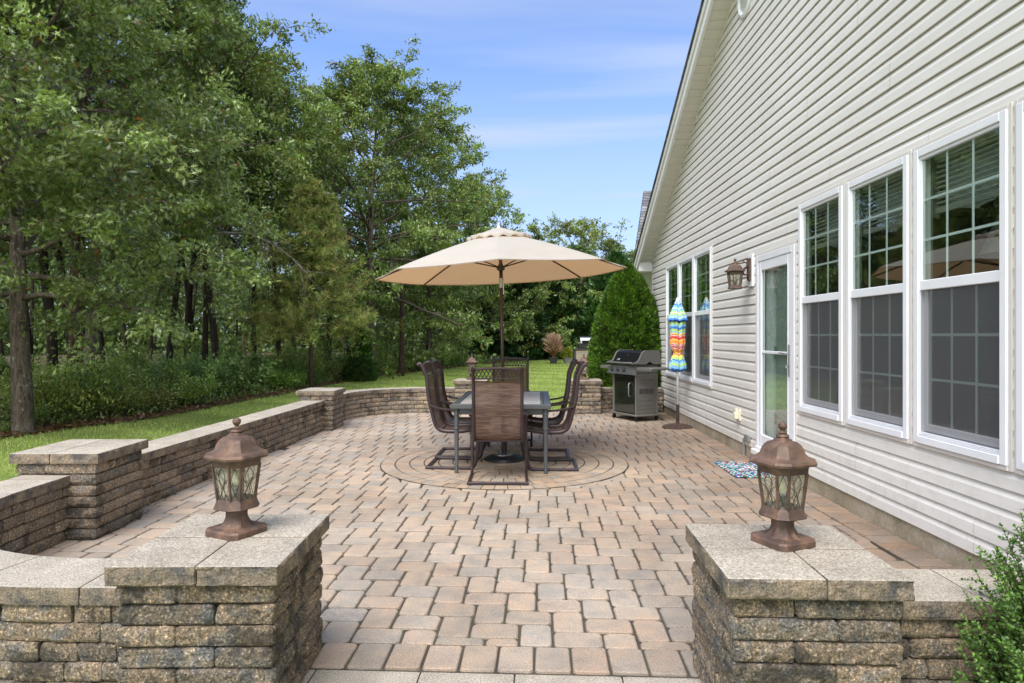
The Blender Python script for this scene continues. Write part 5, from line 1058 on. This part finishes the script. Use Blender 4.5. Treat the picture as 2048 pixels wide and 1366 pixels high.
# boxwood in the right foreground: upright sprigs with small oval leaves
def boxwood(label, x, y, z0, Rx, H, seed, ns=950):
    rg = np.random.default_rng(seed); t = thing('boxwood_bush', label, 'bush', (x, y, z0)); st = MB(); lf = MB(); P = []; D = []; C_ = []
    for i in range(ns):
        a = rg.uniform(0, 2 * PI); rr = Rx * rg.uniform(0, 1) ** .5; f = rr / Rx; top = H * (1 - .50 * f ** 2.2) * rg.uniform(.90, 1.06); L = rg.uniform(.22, .42)
        if rg.uniform() < .45: top *= rg.uniform(.35, .95)
        rr2 = rr * (1 + .12 * (1 - top / H)); b0 = np.array([rr2 * math.cos(a) * .88, rr2 * math.sin(a) * .88, top - L]); d = unit(np.array([math.cos(a) * .35 * f, math.sin(a) * .35 * f, 1]) + rg.normal(0, .14, 3)); SB = branch(rg, b0, d, L, 5, .07)
        st.add(*tube(SB, np.linspace(.003, .0012, 6), 3, cap=False)); cj = rg.uniform(.75, 1.25); n = int(L / .0105)
        for k in range(n):
            for q in range(2):
                p, dd = interp_path(SB, min(.999, (k + .5) / n)); sd_ = unit(np.cross(dd, [math.cos(k * 1.6 + q * PI), math.sin(k * 1.6 + q * PI), .2])); P.append(p); D.append(unit(sd_ + dd * rg.uniform(.3, 1.1) + rg.normal(0, .15, 3))); C_.append(cj * (1.25 if k > n * .8 else 1))
        for q in range(3):                      # short side twigs
            p, dd = interp_path(SB, rg.uniform(.1, .85)); td = unit(dd * .6 + rg.normal(0, .7, 3)); S2 = branch(rg, p, td, .07, 3, .1); st.add(*tube(S2, np.linspace(.0015, .0008, 4), 3, cap=False))
            for k in range(12): p2, d2 = interp_path(S2, (k + .5) / 12.); P.append(p2); D.append(unit(d2 * .6 + rg.normal(0, .8, 3))); C_.append(cj)
    P = np.array(P); D = np.array(D); C_ = np.array(C_); n = len(P); L = rg.uniform(.011, .018, n); s = unit(np.cross(D, unit(rg.normal(0, .6, (n, 3)) + np.array([0, 0, 1])))); nn = np.cross(s, D)
    L1 = L[:, None]; ring = [(0, 0), (.3, .30), (.68, .30), (1, 0), (.68, -.30), (.3, -.30)]
    V = np.stack([P + D * L1 * u + s * L1 * w + nn * L1 * (.14 * abs(w) / .3) for u, w in ring], 1).reshape(-1, 3); lf.add(V, [np.arange(6 * n).reshape(-1, 6)], leaf_cols(n, [(.055, .125, .022), (.075, .16, .028), (.10, .20, .035), (.16, .27, .055)], rg, C_))
    lf.build('foliage', M['shrub'], t); st.build('stems', simple('boxwood_stem', (.10, .075, .05), .8), t)
    cm = MB(); cm.add(*lathe([(Rx * r_, H * h_) for h_, r_ in ((0, .25), (.2, .62), (.45, .62), (.62, .40), (.72, .05))], 16)); cm.build('inner_branches', M['darkbark'], t, True); return t
boxwood('leafy green boxwood in the lower right corner in front of the short wall', 1.97, 2.10, -.40, .36, 1.47, 111)

# ================================================================== TABLE AND CHAIRS
TX, TY, TR = -.083, 7.585, R(-2.2); TW, TL, TZ = 1.03, 1.67, .722
tb = thing('dining_table', 'rectangular grey patio table with pale slab top and umbrella through its middle', 'table', (TX, TY, 0), TR)
m = MB(); hw, hl = TW / 2, TL / 2; fr_w = .075
for (x0, x1, y0, y1) in ((-hw, hw, -hl, -hl + fr_w), (-hw, hw, hl - fr_w, hl), (-hw, -hw + fr_w, -hl + fr_w + .0005, hl - fr_w - .0005), (hw - fr_w, hw, -hl + fr_w + .0005, hl - fr_w - .0005)): m.add(*cbox(x0, x1, y0, y1, TZ - .045, TZ, .004))
for (x0, x1, y0, y1) in ((-hw + .08, hw - .08, -hl + .06, -hl + .085), (-hw + .08, hw - .08, hl - .085, hl - .06)): m.add(*cbox(x0, x1, y0, y1, TZ - .11, TZ - .046, .003))
for x0 in (-hw + .06, hw - .085): m.add(*cbox(x0, x0 + .025, -hl + .09, hl - .09, TZ - .11, TZ - .046, .003))
m.build('table_frame', M['tgrey'], tb)
iw, il = hw - fr_w - .002, hl - fr_w - .002; n = 5; step = 2 * il / n
for sx in (-1, 1):
    for i in range(n):
        m = MB(); x0, x1 = (.085, iw) if sx > 0 else (-iw, -.085); m.add(*cbox(x0, x1 - (.030 if sx > 0 else 0), -il + i * step + .003, -il + (i + 1) * step - .003, TZ - .018, TZ - .002, .003)); m.build('top_slab', M['slab'], tb)
m = MB()
for i in range(36):                                    # pierced strip down the middle
    y_ = -il + (i + .5) * 2 * il / 36
    if abs(y_) > .05: m.add(*tube([(-.080, y_ - .02, TZ - .008), (.080, y_ + .02, TZ - .008)], .004, 4)); m.add(*tube([(-.080, y_ + .02, TZ - .011), (.080, y_ - .02, TZ - .011)], .004, 4))
m.add(*cbox(-.084, -.072, -il, il, TZ - .018, TZ - .003, .002)); m.add(*cbox(.072, .084, -il, il, TZ - .018, TZ - .003, .002)); m.add(*cbox(iw - .027, iw, -il, il, TZ - .018, TZ - .006, .002))
m.add(*tube([(.045 * math.cos(a), .045 * math.sin(a), TZ - .006) for a in np.linspace(0, 2 * PI, 20, endpoint=False)], .008, 6, closed=True)); m.build('pierced_strip', M['tgrey'], tb)
for sx in (-1, 1):
    for sy in (-1, 1):
        m = MB(); m.add(*lathe([(.021, 0), (.021, .02), (.018, .03), (.024, .46), (.031, .465), (.031, .478), (.025, .483), (.026, .61), (.032, .615), (.032, .628), (.026, .633), (.028, TZ - .046)], 16), M=T(sx * (hw - .055), sy * (hl - .055), 0)); m.build('leg', M['tgrey'], tb, 'auto')

def make_chair(label, loc, rz):
    t = thing('sling_chair', label, 'chair', (*loc, 0), rz, 'sling chairs around the patio table')
    prof = bez([(0, -.030, 1.005), (0, -.016, .985), (0, -.010, .95), (0, -.006, .88), (0, .012, .74), (0, .045, .60), (0, .075, .49), (0, .108, .435), (0, .17, .408), (0, .27, .402), (0, .38, .408), (0, .48, .425), (0, .55, .425), (0, .585, .405)], 4)
    hwid = .232; sl = MB(); rows = []
    ny_, nx_ = len(prof), 9; xs = np.linspace(-hwid + .008, hwid - .008, nx_)
    tg = np.gradient(prof, axis=0); tg = unit(tg); nr = np.cross(np.array([1, 0, 0]), tg)
    V = np.concatenate([np.stack([xs, np.full(nx_, p[1]), np.full(nx_, p[2])], 1) - q * (.014 * (1 - (xs / hwid) ** 2))[:, None] for p, q in zip(prof, nr)]); F = [[i * nx_ + j, i * nx_ + j + 1, (i + 1) * nx_ + j + 1, (i + 1) * nx_ + j] for i in range(ny_ - 1) for j in range(nx_ - 1)]
    sl.add(V, [np.array(F)]); so_ = sl.build('sling', M['sling'], t, True); uvl = so_.data.uv_layers.new(name='UVMap'); s_ = np.concatenate([[0], np.cumsum(np.linalg.norm(np.diff(prof, axis=0), axis=1))])
    vi = np.zeros(len(so_.data.loops), np.int32); so_.data.loops.foreach_get('vertex_index', vi); uv = np.stack([(vi % nx_) / (nx_ - 1.), s_[vi // nx_]], 1); uvl.data.foreach_set('uv', uv.astype(np.float32).ravel())
    f = MB(); back = bez([(0, -.115, 1.112), (0, -.090, 1.124), (0, -.062, 1.098), (0, -.034, 1.03), (0, -.016, .98), (0, -.006, .88), (0, .012, .74), (0, .045, .60), (0, .075, .49), (0, .108, .435), (0, .17, .408), (0, .27, .402), (0, .38, .408), (0, .48, .425), (0, .55, .425), (0, .59, .40)], 4)
    for sx in (-1, 1): P = back.copy(); P[:, 0] = sx * hwid; f.add(*tube(P, .0180, 10, sx=.9, sy=1.15))
    f.add(*tube([(-hwid, .59, .398), (hwid, .59, .398)], .010, 6)); f.add(*tube([(-hwid, .125, .408), (hwid, .125, .408)], .011, 6)); f.build('seat_frame', M['bronze'], t, 'auto')
    h = MB()                                         # arched lattice headrest
    def zt(x): return .018 * (1 - (x / hwid) ** 2)
    xs2 = np.linspace(-hwid, hwid, 15); top = [(x, -.062 - .010 * (1 - (x / hwid) ** 2), 1.104 + zt(x)) for x in xs2]; lo = [(x, -.030, 1.016 + zt(x) * .3) for x in xs2]
    h.add(*tube(top, .0125, 6)); h.add(*tube(lo, .008, 6)); nl_ = 12
    for i in range(nl_):
        xa, xb = -hwid + .012 + i * (2 * hwid - .024) / nl_, -hwid + .012 + (i + 1.25) * (2 * hwid - .024) / nl_
        xb = min(xb, hwid - .005); ya, yb = -.031, -.062
        h.add(*tube([(xa, ya, 1.018 + zt(xa) * .3), (xb, yb, 1.100 + zt(xb))], .0042, 4)); h.add(*tube([(xa, yb - .0, 1.100 + zt(xa)), (xb, ya, 1.018 + zt(xb) * .3)], .0042, 4))
    h.build('headrest', M['bronze'], t, 'auto')
    for sx in (-1, 1):
        b = sx * .278; a = MB(); ap = bez([(sx * (hwid + .012), .022, .685), (sx * (hwid + .035), .12, .655), (b, .28, .638), (b, .42, .642), (b, .50, .635), (b, .535, .60), (b, .545, .55)], 5); a.add(*tube(ap, .0135, 8, sx=1.35, sy=.85)); a.build('arm', M['bronze'], t, 'auto')
        a = MB(); lp = bez([(b, .0, .020), (b, .25, .018), (b, .44, .020), (b, .50, .045), (b, .525, .13), (b, .545, .28), (b, .560, .40), (b, .555, .50), (b, .540, .57)], 5); a.add(*tube(lp, .0185, 10, sx=.8, sy=1.15)); a.add(*tube([(sx * (hwid), .555, .42), (b, .56, .42)], .010, 6)); a.build('leg', M['bronze'], t, 'auto')
    a = MB(); a.add(*cbox(-.294, .294, -.018, .018, .005, .036, .006)); a.build('rear_rail', M['bronze'], t); return t
ch0 = make_chair('sling chair nearest the camera, seen square from behind', (-.136, 6.285), R(-.5))
def place(label, x, y, rz): copy_tree(ch0, (x, y, 0), rz, label)
place('nearer of the two sling chairs on the left side of the table', -.885, 7.31, R(-94)); place('farther of the two sling chairs on the left side of the table', -.865, 7.94, R(-93))
place('nearer of the two sling chairs on the right side of the table', .69, 7.20, R(88)); place('farther of the two sling chairs on the right side of the table', .665, 7.84, R(87)); place('sling chair at the far head of the table facing the camera', -.02, 8.92, R(179))

# ================================================================== BIG UMBRELLA
um = thing('patio_umbrella', 'large open beige canvas umbrella on a brown pole over the table', 'umbrella', (-.087, 7.585, 0)); um.rotation_euler = (0, R(-1.1), 0)
m = MB(); m.add(*tube([(0, 0, .06), (0, 0, 2.56)], .019, 14)); m.build('pole', M['pole'], um, True)
m = MB(); m.add(*tube([(0, 0, 1.98), (0, 0, 2.09)], .024, 14)); m.add(*cbox(.018, .034, -.012, .012, 1.90, 2.08, .003)); m.build('tilt_collar', M['tin'], um, 'auto')
m = MB(); m.add(*lathe([(.235, 0), (.24, .012), (.225, .035), (.17, .052), (.10, .062), (.05, .070), (.032, .075), (.032, .40), (.026, .405)], 32)); m.build('base', M['black'], um, 'auto')
m = MB(); m.add(*lathe([(.10, .0625), (.098, .068), (.05, .078), (.04, .078)], 24)); m.build('base_plate', M['tin'], um, 'auto')
CT = T(ry=R(-1.6)); Rr, ZR = 1.455, 2.145
def zrib(r): return ZR + .455 * (1 - (r / Rr) ** 1.22)
def can_pt(a, r, under=0):
    k = a / (PI / 4); fk = k - math.floor(k); w = math.cos(PI / 8) / math.cos((fk - .5) * PI / 4); rr = r * w; sag = .030 * math.sin(PI * fk) * (r / Rr) ** 1.5
    return (rr * math.cos(a), rr * math.sin(a), zrib(r) - sag * .6 - under + .008 * math.sin(PI * fk) * (r / Rr))
Ml = Matrix.Translation((0, 0, 2.2)) @ CT @ Matrix.Translation((0, 0, -2.2))
m = MB(); na, nr_ = 96, 12; rsx = np.linspace(.30, Rr, nr_); V = [can_pt(i * 2 * PI / na, r) for r in rsx for i in range(na)]; F = [[j * na + i, j * na + (i + 1) % na, (j + 1) * na + (i + 1) % na, (j + 1) * na + i] for j in range(nr_ - 1) for i in range(na)]; m.add(V, [np.array(F)], M=Ml)
V = [can_pt(i * 2 * PI / na, Rr) for i in range(na)]; V2 = [(p[0] * .997, p[1] * .997, p[2] - .010) for p in V]; m.add(V + V2, [[[i, (i + 1) % na, na + (i + 1) % na, na + i] for i in range(na)]], M=Ml); m.build('canopy', M['canvas'], um, True)
m = MB(); V = []; rv = [(.02, 2.672), (.10, 2.645), (.20, 2.610), (.30, 2.578), (.365, 2.555)]
for j, (r, z) in enumerate(rv):
    for i in range(na): a = i * 2 * PI / na; fl = 1 + (.03 * math.cos(8 * a) if j == 4 else 0); V.append((r * fl * math.cos(a), r * fl * math.sin(a), z - (.014 * math.cos(16 * a + 1) if j == 4 else 0)))
for i in range(na): a = i * 2 * PI / na; V.append((.362 * (1 + .03 * math.cos(8 * a)) * math.cos(a), .362 * (1 + .03 * math.cos(8 * a)) * math.sin(a), 2.523 - .014 * math.cos(16 * a + 1) + .004 * math.sin(5 * a)))
m.add(V, [[[j * na + i, j * na + (i + 1) % na, (j + 1) * na + (i + 1) % na, (j + 1) * na + i] for j in range(5) for i in range(na)]], M=Ml); m.build('vent_flap', M['canvas'], um, True)
m = MB(); m.add(*lathe([(.045, 2.655), (.035, 2.68), (.018, 2.70), (.012, 2.715), (.002, 2.718)], 14), M=Ml); m.build('finial', M['tin'], um, 'auto')
for i in range(8):
    a = i * PI / 4; m = MB(); P = [can_pt(a, r, .012) for r in np.linspace(.03, Rr - .02, 12)]; m.add(*tube(P, .0105, 6), M=Ml); m.build('rib', M['pole'], um)
    m = MB(); q = can_pt(a, .72, .020); m.add(*tube([(.03 * math.cos(a), .03 * math.sin(a), 2.215), q], .0075, 6), M=Ml); m.build('strut', M['pole'], um)
m = MB(); m.add(*lathe([(.022, 2.17), (.045, 2.185), (.05, 2.215), (.03, 2.235), (.022, 2.26)], 14)); m.build('hub', M['pole'], um, 'auto')

# ================================================================== GAS GRILL
def grill(name, label, x, y, rz, cat='grill'):
    t = thing(name, label, cat, (x, y, 0), rz)
    m = MB(); m.add(*cbox(-.38, .38, -.265, .265, .085, .112, .006)); m.build('base_shelf', M['grillb'], t)
    for sx in (-1, 1):
        for sy in (-1, 1):
            m = MB(); m.add(*tube([(sx * .31 - .014, sy * .21, .030), (sx * .31 + .014, sy * .21, .030)], .030, 16)); m.add(*cbox(sx * .31 - .022, sx * .31 + .022, sy * .21 - .02, sy * .21 + .02, .050, .0848, .003)); m.build('caster', M['black'], t, 'auto')
    m = MB(); m.add(*cbox(-.31, -.285, -.22, .22, .113, .80, .004)); m.add(*cbox(.285, .31, -.22, .22, .113, .80, .004)); m.add(*cbox(-.284, .284, .20, .22, .113, .80, .003)); m.add(*cbox(-.284, .284, -.20, .20, .76, .80, .003))
    for sx in (-1, 1):
        for sy in (-1, 1): m.add(*tube([(sx * .312, sy * .222, .113), (sx * .312, sy * .222, .80)], .014, 10))
        xo = sx * .3105
        for zz in (.20, .26, .34, .63, .68): m.add(*cbox(min(xo, xo + sx * .004), max(xo, xo + sx * .004), -.17, .17, zz, zz + .006, .001))
    m.build('cabinet', M['grillb'], t, 'auto')
    m = MB()
    for k in range(4):
        for j in range(3): m.add(*cbox(.3102, .3125, -.15 + j * .105, -.06 + j * .105, .455 + k * .022, .466 + k * .022, .001))
    m.build('side_vent', M['black'], t)
    m = MB(); m.add(*cbox(-.282, .282, -.226, -.206, .125, .755, .006)); m.build('door', M['grilld'], t)
    m = MB(); m.add(*tube(bez([(.17, -.228, .40), (.175, -.262, .43), (.18, -.268, .52), (.175, -.262, .61), (.17, -.228, .64)], 5), .011, 8)); m.build('door_handle', M['tin'], t, True)
    m = MB(); pr = [(-.235, .765), (-.335, .785), (-.275, .915), (-.235, .925)]; V = [(sx * .345, a, b) for sx in (-1, 1) for a, b in pr]; m.add(V, [[[3, 2, 1, 0], [4, 5, 6, 7]], [[0, 1, 5, 4], [1, 2, 6, 5], [2, 3, 7, 6], [3, 0, 4, 7]]]); m.build('control_panel', M['tin'], t)
    for i in (-1, 0, 1): m = MB(); m.add(*lathe([(.038, 0), (.038, .006), (.030, .010), (.027, .040), (.020, .044)], 18), M=T(i * .17 - .05, -.308, .850, rx=R(65))); m.build('knob', M['lamp_dark'], t, 'auto')
    m = MB(); m.add(*cbox(-.32, .32, -.23, .23, .802, .945, .01)); m.add(*cbox(-.30, .30, -.2345, -.2305, .918, .94, .001)); m.build('firebox', M['grillb'], t)
    P = np.array([(-.335, .955), (-.330, .972), (-.26, .985), (-.20, 1.015), (-.16, 1.09), (-.125, 1.15), (-.07, 1.182), (.19, 1.182), (.235, 1.155), (.25, 1.05), (.25, .95), (.10, .948), (.05, .985), (.0, .985), (-.05, .948)])
    def ext(P, x0, x1): n = len(P); V = [(x, a, b) for x in (x0, x1) for a, b in P]; k = np.arange(n); l = (k + 1) % n; return V, [k[::-1][None], (k + n)[None], np.stack([k, l, l + n, k + n], 1)]
    for sx in (-1, 1): m = MB(); a, b = sorted((sx * .335, sx * .375)); m.add(*ext(P, a, b)); m.build('lid_end', M['grillb'], t)
    m = MB(); Q = P[:11].copy(); Q[:, 1] -= .010; Q[0] = (-.30, .952); Q[1] = (-.28, .960); Q[2] = (-.25, .972); Q[3] = (-.215, .985); m.add(*ext(Q, -.334, .334)); m.build('lid', M['enamel'], t)
    m = MB(); m.add(*tube(bez([(-.335, -.325, .975), (-.2, -.36, .972), (.2, -.36, .972), (.335, -.325, .975)], 6), .016, 8)); m.build('lid_handle', M['grillb'], t, True)
    m = MB(); m.add(*lathe([(.032, 0), (.032, .010), (.026, .016), (.001, .017)], 20), M=T(0, -.125, 1.105, rx=R(55))); m.build('thermometer', M['tin'], t, 'auto')
    m = MB(); m.add(*cbox(-.035, .035, -.003, .003, -.018, .018, .002), M=T(-.215, -.196, 1.020, rx=R(-35))); m.build('badge', M['tin'], t)
    for sx in (-1, 1): m = MB(); a, b = sorted((sx * .382, sx * (.74 if sx > 0 else .66))); m.add(*cbox(a, b, -.24, .20, .87, .905, .012)); m.add(*cbox(a, b, -.262, -.241, .850, .905, .006)); m.build('side_shelf', M['grillb'] if sx < 0 else M['grillb'], t)
    return t
grill('gas_grill', 'taupe gas grill with black lid standing in front of the big arborvitae', 2.11, 11.33, R(-63))

# ================================================================== FOLDED STRIPED UMBRELLA
t = thing('closed_umbrella', 'folded multicolour striped umbrella on a white pole beside the far windows', 'umbrella', (2.575, 10.26, 0))
m = MB(); m.add(*lathe([(.235, 0), (.238, .012), (.20, .028), (.12, .045), (.045, .062), (.030, .075)], 36))
for i in range(48): a = i * 2 * PI / 48; r_ = (.19, .14, .095)[i % 3]; m.add(*lathe([(.014, 0), (.010, .006), (.002, .008)], 6), M=T(r_ * math.cos(a), r_ * math.sin(a), .022 + (.235 - r_) * .20))
m.build('base', M['cast'], t, 'auto'); m = MB(); m.add(*tube([(0, 0, .06), (0, 0, .355)], .026, 14)); m.build('stand_tube', M['pole'], t, 'auto')
m = MB(); m.add(*tube([(0, 0, .355), (0, 0, 1.98)], .019, 14)); m.build('pole', M['white'], t, True)
def folded(stops, zs, rs, seed, amp):
    rg = np.random.default_rng(seed); m = MB(); na = 64; zz = np.linspace(zs[0], zs[-1], 130); V = []; 
    for z in zz:
        r = np.interp(z, zs[::-1], rs[::-1]) if zs[0] > zs[-1] else np.interp(z, zs, rs)
        for i in range(na): a = i * 2 * PI / na; V.append((r * (1 + amp * math.cos(8 * a + 2 * z)) * math.cos(a), r * (1 + amp * math.cos(8 * a + 2 * z)) * math.sin(a), z + .008 * math.cos(8 * a + 2 * z)))
    F = []; C_ = []
    sz = np.array([s[0] for s in stops]); sc_ = np.array([s[1] for s in stops])
    for j in range(len(zz) - 1):
        for i in range(na):
            F.append([j * na + i, j * na + (i + 1) % na, (j + 1) * na + (i + 1) % na, (j + 1) * na + i]); a = (i + .5) * 2 * PI / na; zc = (zz[j] + zz[j + 1]) / 2 + .030 * abs((4 * a / (2 * PI)) % 1 - .5) * 2 - .012; C_.append(sc_[min(len(sz) - 1, int(np.searchsorted(-sz, -zc, 'right') - 1)) if zc < sz[0] else 0])
    m.add(V, [np.array(F)], np.array(C_)); return m
Wt, Bl, Lb, Gr, Ye, Or, Rd, Db = (.70, .72, .70), (.05, .18, .52), (.22, .47, .74), (.42, .62, .18), (.80, .66, .16), (.80, .30, .05), (.62, .05, .05), (.02, .06, .28)
folded([(1.68, Db), (1.64, Gr), (1.60, Lb), (1.565, Bl), (1.53, Gr), (1.49, Lb), (1.47, Ye), (1.445, Rd), (1.43, Wt), (1.42, Rd), (1.375, Ye), (1.36, Or), (1.30, Wt), (1.29, Rd), (1.275, Wt), (1.265, Rd), (1.235, Wt), (1.225, Or), (1.17, Ye), (1.15, Rd), (1.13, Ye), (1.10, Gr), (1.06, Bl), (1.04, Lb), (1.00, Gr), (.965, Lb), (.92, Bl), (.88, Db)], [1.72, 1.66, 1.58, 1.45, 1.3, 1.22, 1.155, 1.09, .98, .91, .87], [.09, .10, .108, .10, .105, .088, .055, .080, .115, .118, .07], 121, .15).build('folded_canopy', M['stripes'], t, True)
folded([(2.03, Wt), (1.965, Lb), (1.94, Wt), (1.925, Bl), (1.90, Lb), (1.86, Wt), (1.845, Lb), (1.81, Gr), (1.79, Wt), (1.775, Gr), (1.745, Lb), (1.72, Wt), (1.71, Lb), (1.69, Bl), (1.665, Db)], [2.02, 1.97, 1.85, 1.72, 1.66], [.012, .026, .075, .122, .138], 122, .13).build('top_flap', M['stripes'], t, True)
m = MB(); m.add(*tube([(.046 * math.cos(a), .046 * math.sin(a), 1.147) for a in np.linspace(0, 2 * PI, 16, endpoint=False)], .007, 6, closed=True)); m.build('tie_strap', M['white'], t, True)

# ================================================================== DOOR MAT
t = thing('door_mat', 'multicolour woven rag mat on the pavers below the storm door', 'mat', (2.475, 6.99, .012), R(-2)); rg = np.random.default_rng(131); m = MB(); pal = np.array([(.62, .62, .60), (.50, .50, .50), (.04, .12, .42), (.02, .03, .05), (.50, .05, .05), (.05, .30, .14), (.10, .40, .55), (.02, .02, .03)])
nx_, ny_ = 20, 44
for i in range(nx_):
    for j in range(ny_):
        x0 = -.225 + i * .45 / nx_; y0 = -.40 + j * .80 / ny_ + (.009 if i % 2 else 0); m.add(*cbox(x0 + .001, x0 + .45 / nx_ - .001, y0, y0 + .80 / ny_ - .002, -.004, .006 + rg.uniform(0, .003), .004), pal[rg.integers(0, 8)] * rg.uniform(.85, 1.1))
m.build('woven_strips', M['mat'], t)

# ================================================================== NEIGHBOUR'S THINGS AT THE END OF THE LAWN
t = thing('potted_grass', 'feathery red brown ornamental grass in a dark square pot on the far lawn', 'potted plant', (2.12, 33.7, -.03)); m = MB(); m.add(*loft([chsq(.15, .15, .02, 0), chsq(.20, .20, .02, .30), chsq(.215, .215, .02, .30), chsq(.215, .215, .02, .34), chsq(.18, .18, .02, .34), chsq(.17, .17, .02, .30)])); m.build('pot', M['pot'], t)
rg = np.random.default_rng(141); m = MB()
for i in range(1100):
    a = rg.uniform(0, 2 * PI); sp = rg.uniform(.02, .70) * rg.uniform(.3, 1); hh = rg.uniform(.45, 1.35); tt = np.linspace(0, 1, 6)[:, None]; P = np.array([.06 * math.cos(a), .06 * math.sin(a), .32]) + tt * np.array([math.cos(a) * sp, math.sin(a) * sp, 0]) * tt + np.array([0, 0, 1]) * hh * (tt - .28 * sp * tt ** 3 * 1.2); plume = rg.uniform() < .3
    c = np.array([(.34, .12, .05), (.26, .09, .05), (.42, .22, .10), (.20, .14, .05)])[rg.integers(0, 4)] * rg.uniform(.8, 1.2); m.add(*tube(P, [.008, .008, .007, .006, .005, .003], 3, cap=False), c)
    if plume: m.add(*tube(P[3:] + [0, 0, .01], [.012, .028, .008], 5), np.array([.50, .36, .28]) * rg.uniform(.8, 1.2))
m.build('blades', M['shrub'], t)
t = thing('basket_planter', 'small yellow green mounded shrub in a grey basket planter on the far lawn', 'potted plant', (2.86, 34.0, -.03)); m = MB(); m.add(*lathe([(.17, 0), (.20, .10), (.27, .30), (.285, .31), (.285, .34), (.24, .34), (.2, .30)], 20)); m.build('basket', M['basket'], t, 'auto')
rg = np.random.default_rng(142); n = 2500; a = rg.uniform(0, 2 * PI, n); h = rg.uniform(0, 1, n); r = .33 * np.sqrt(np.clip(1 - h ** 1.3, 0, 1)) * rg.uniform(.8, 1.05, n); m = MB(); kites(m, np.stack([r * np.cos(a), r * np.sin(a), .33 + h * .50], 1), unit(np.stack([np.cos(a), np.sin(a), np.ones(n) * .8], 1) + rg.normal(0, .5, (n, 3))), unit(rg.normal(0, 1, (n, 3))), .07, .04, leaf_cols(n, [(.22, .24, .03), (.28, .28, .04), (.14, .18, .02)], rg)); m.build('foliage', M['shrub'], t)
t = thing('outdoor_counter', 'outdoor counter clad in weathered wood slats with a dark frame', 'counter', (3.62, 31.3, -.03)); m = MB(); m.add(*cbox(-.70, .70, -.35, .35, .77, .84, .006)); m.add(*cbox(-.70, -.62, -.33, .33, 0, .769, .004)); m.add(*cbox(.62, .70, -.33, .33, 0, .769, .004)); m.build('frame', M['pot'], t)
m = MB(); rg = np.random.default_rng(143)
for i in range(7): m.add(*cbox(-.618, .618, -.31, -.28, .02 + i * .107, .12 + i * .107, .004), np.array([(.30, .22, .16), (.22, .20, .19), (.36, .25, .17), (.26, .22, .19)])[i % 4] * rg.uniform(.85, 1.15)); m.add(*cbox(-.618, .618, .28, .31, .02 + i * .107, .12 + i * .107, .004), (.25, .2, .16))
m.build('slat_cladding', M['board'], t)
t = thing('tabletop_grill', 'small black grill with a silver lid standing on the slatted counter', 'grill', (3.52, 31.2, .811)); t.scale = (1.15, 1.15, 1.25); m = MB(); m.add(*cbox(-.34, .34, -.2, .2, .0, .20, .02)); m.add(*cbox(-.46, -.35, -.18, .18, .15, .18, .005)); m.build('body', M['black'], t)
m = MB(); P = [(-.22, .205), (-.20, .30), (-.12, .40), (.05, .44), (.2, .36), (.22, .205)]; k = np.arange(6); l = (k + 1) % 6; V = [(x, a, b) for x in (-.26, .26) for a, b in P]; m.add(V, [k[::-1][None], (k + 6)[None], np.stack([k, l, l + 6, k + 6], 1)]); m.build('lid', M['tin'], t); m = MB(); m.add(*cbox(-.2, .2, -.235, -.222, .21, .29, .004)); m.add(*tube([(-.22, -.24, .30), (.22, -.24, .30)], .012, 6)); m.build('lid_front', M['enamel'], t)
shrub('red_leaved_plant', 'bright red leafed plant peeking out behind the small silver grill', 4.05, 32.6, .30, 1.35, 144, 900, .10, [(.55, .02, .015), (.65, .04, .03)], group=None, cat='plant', z0=-.03)
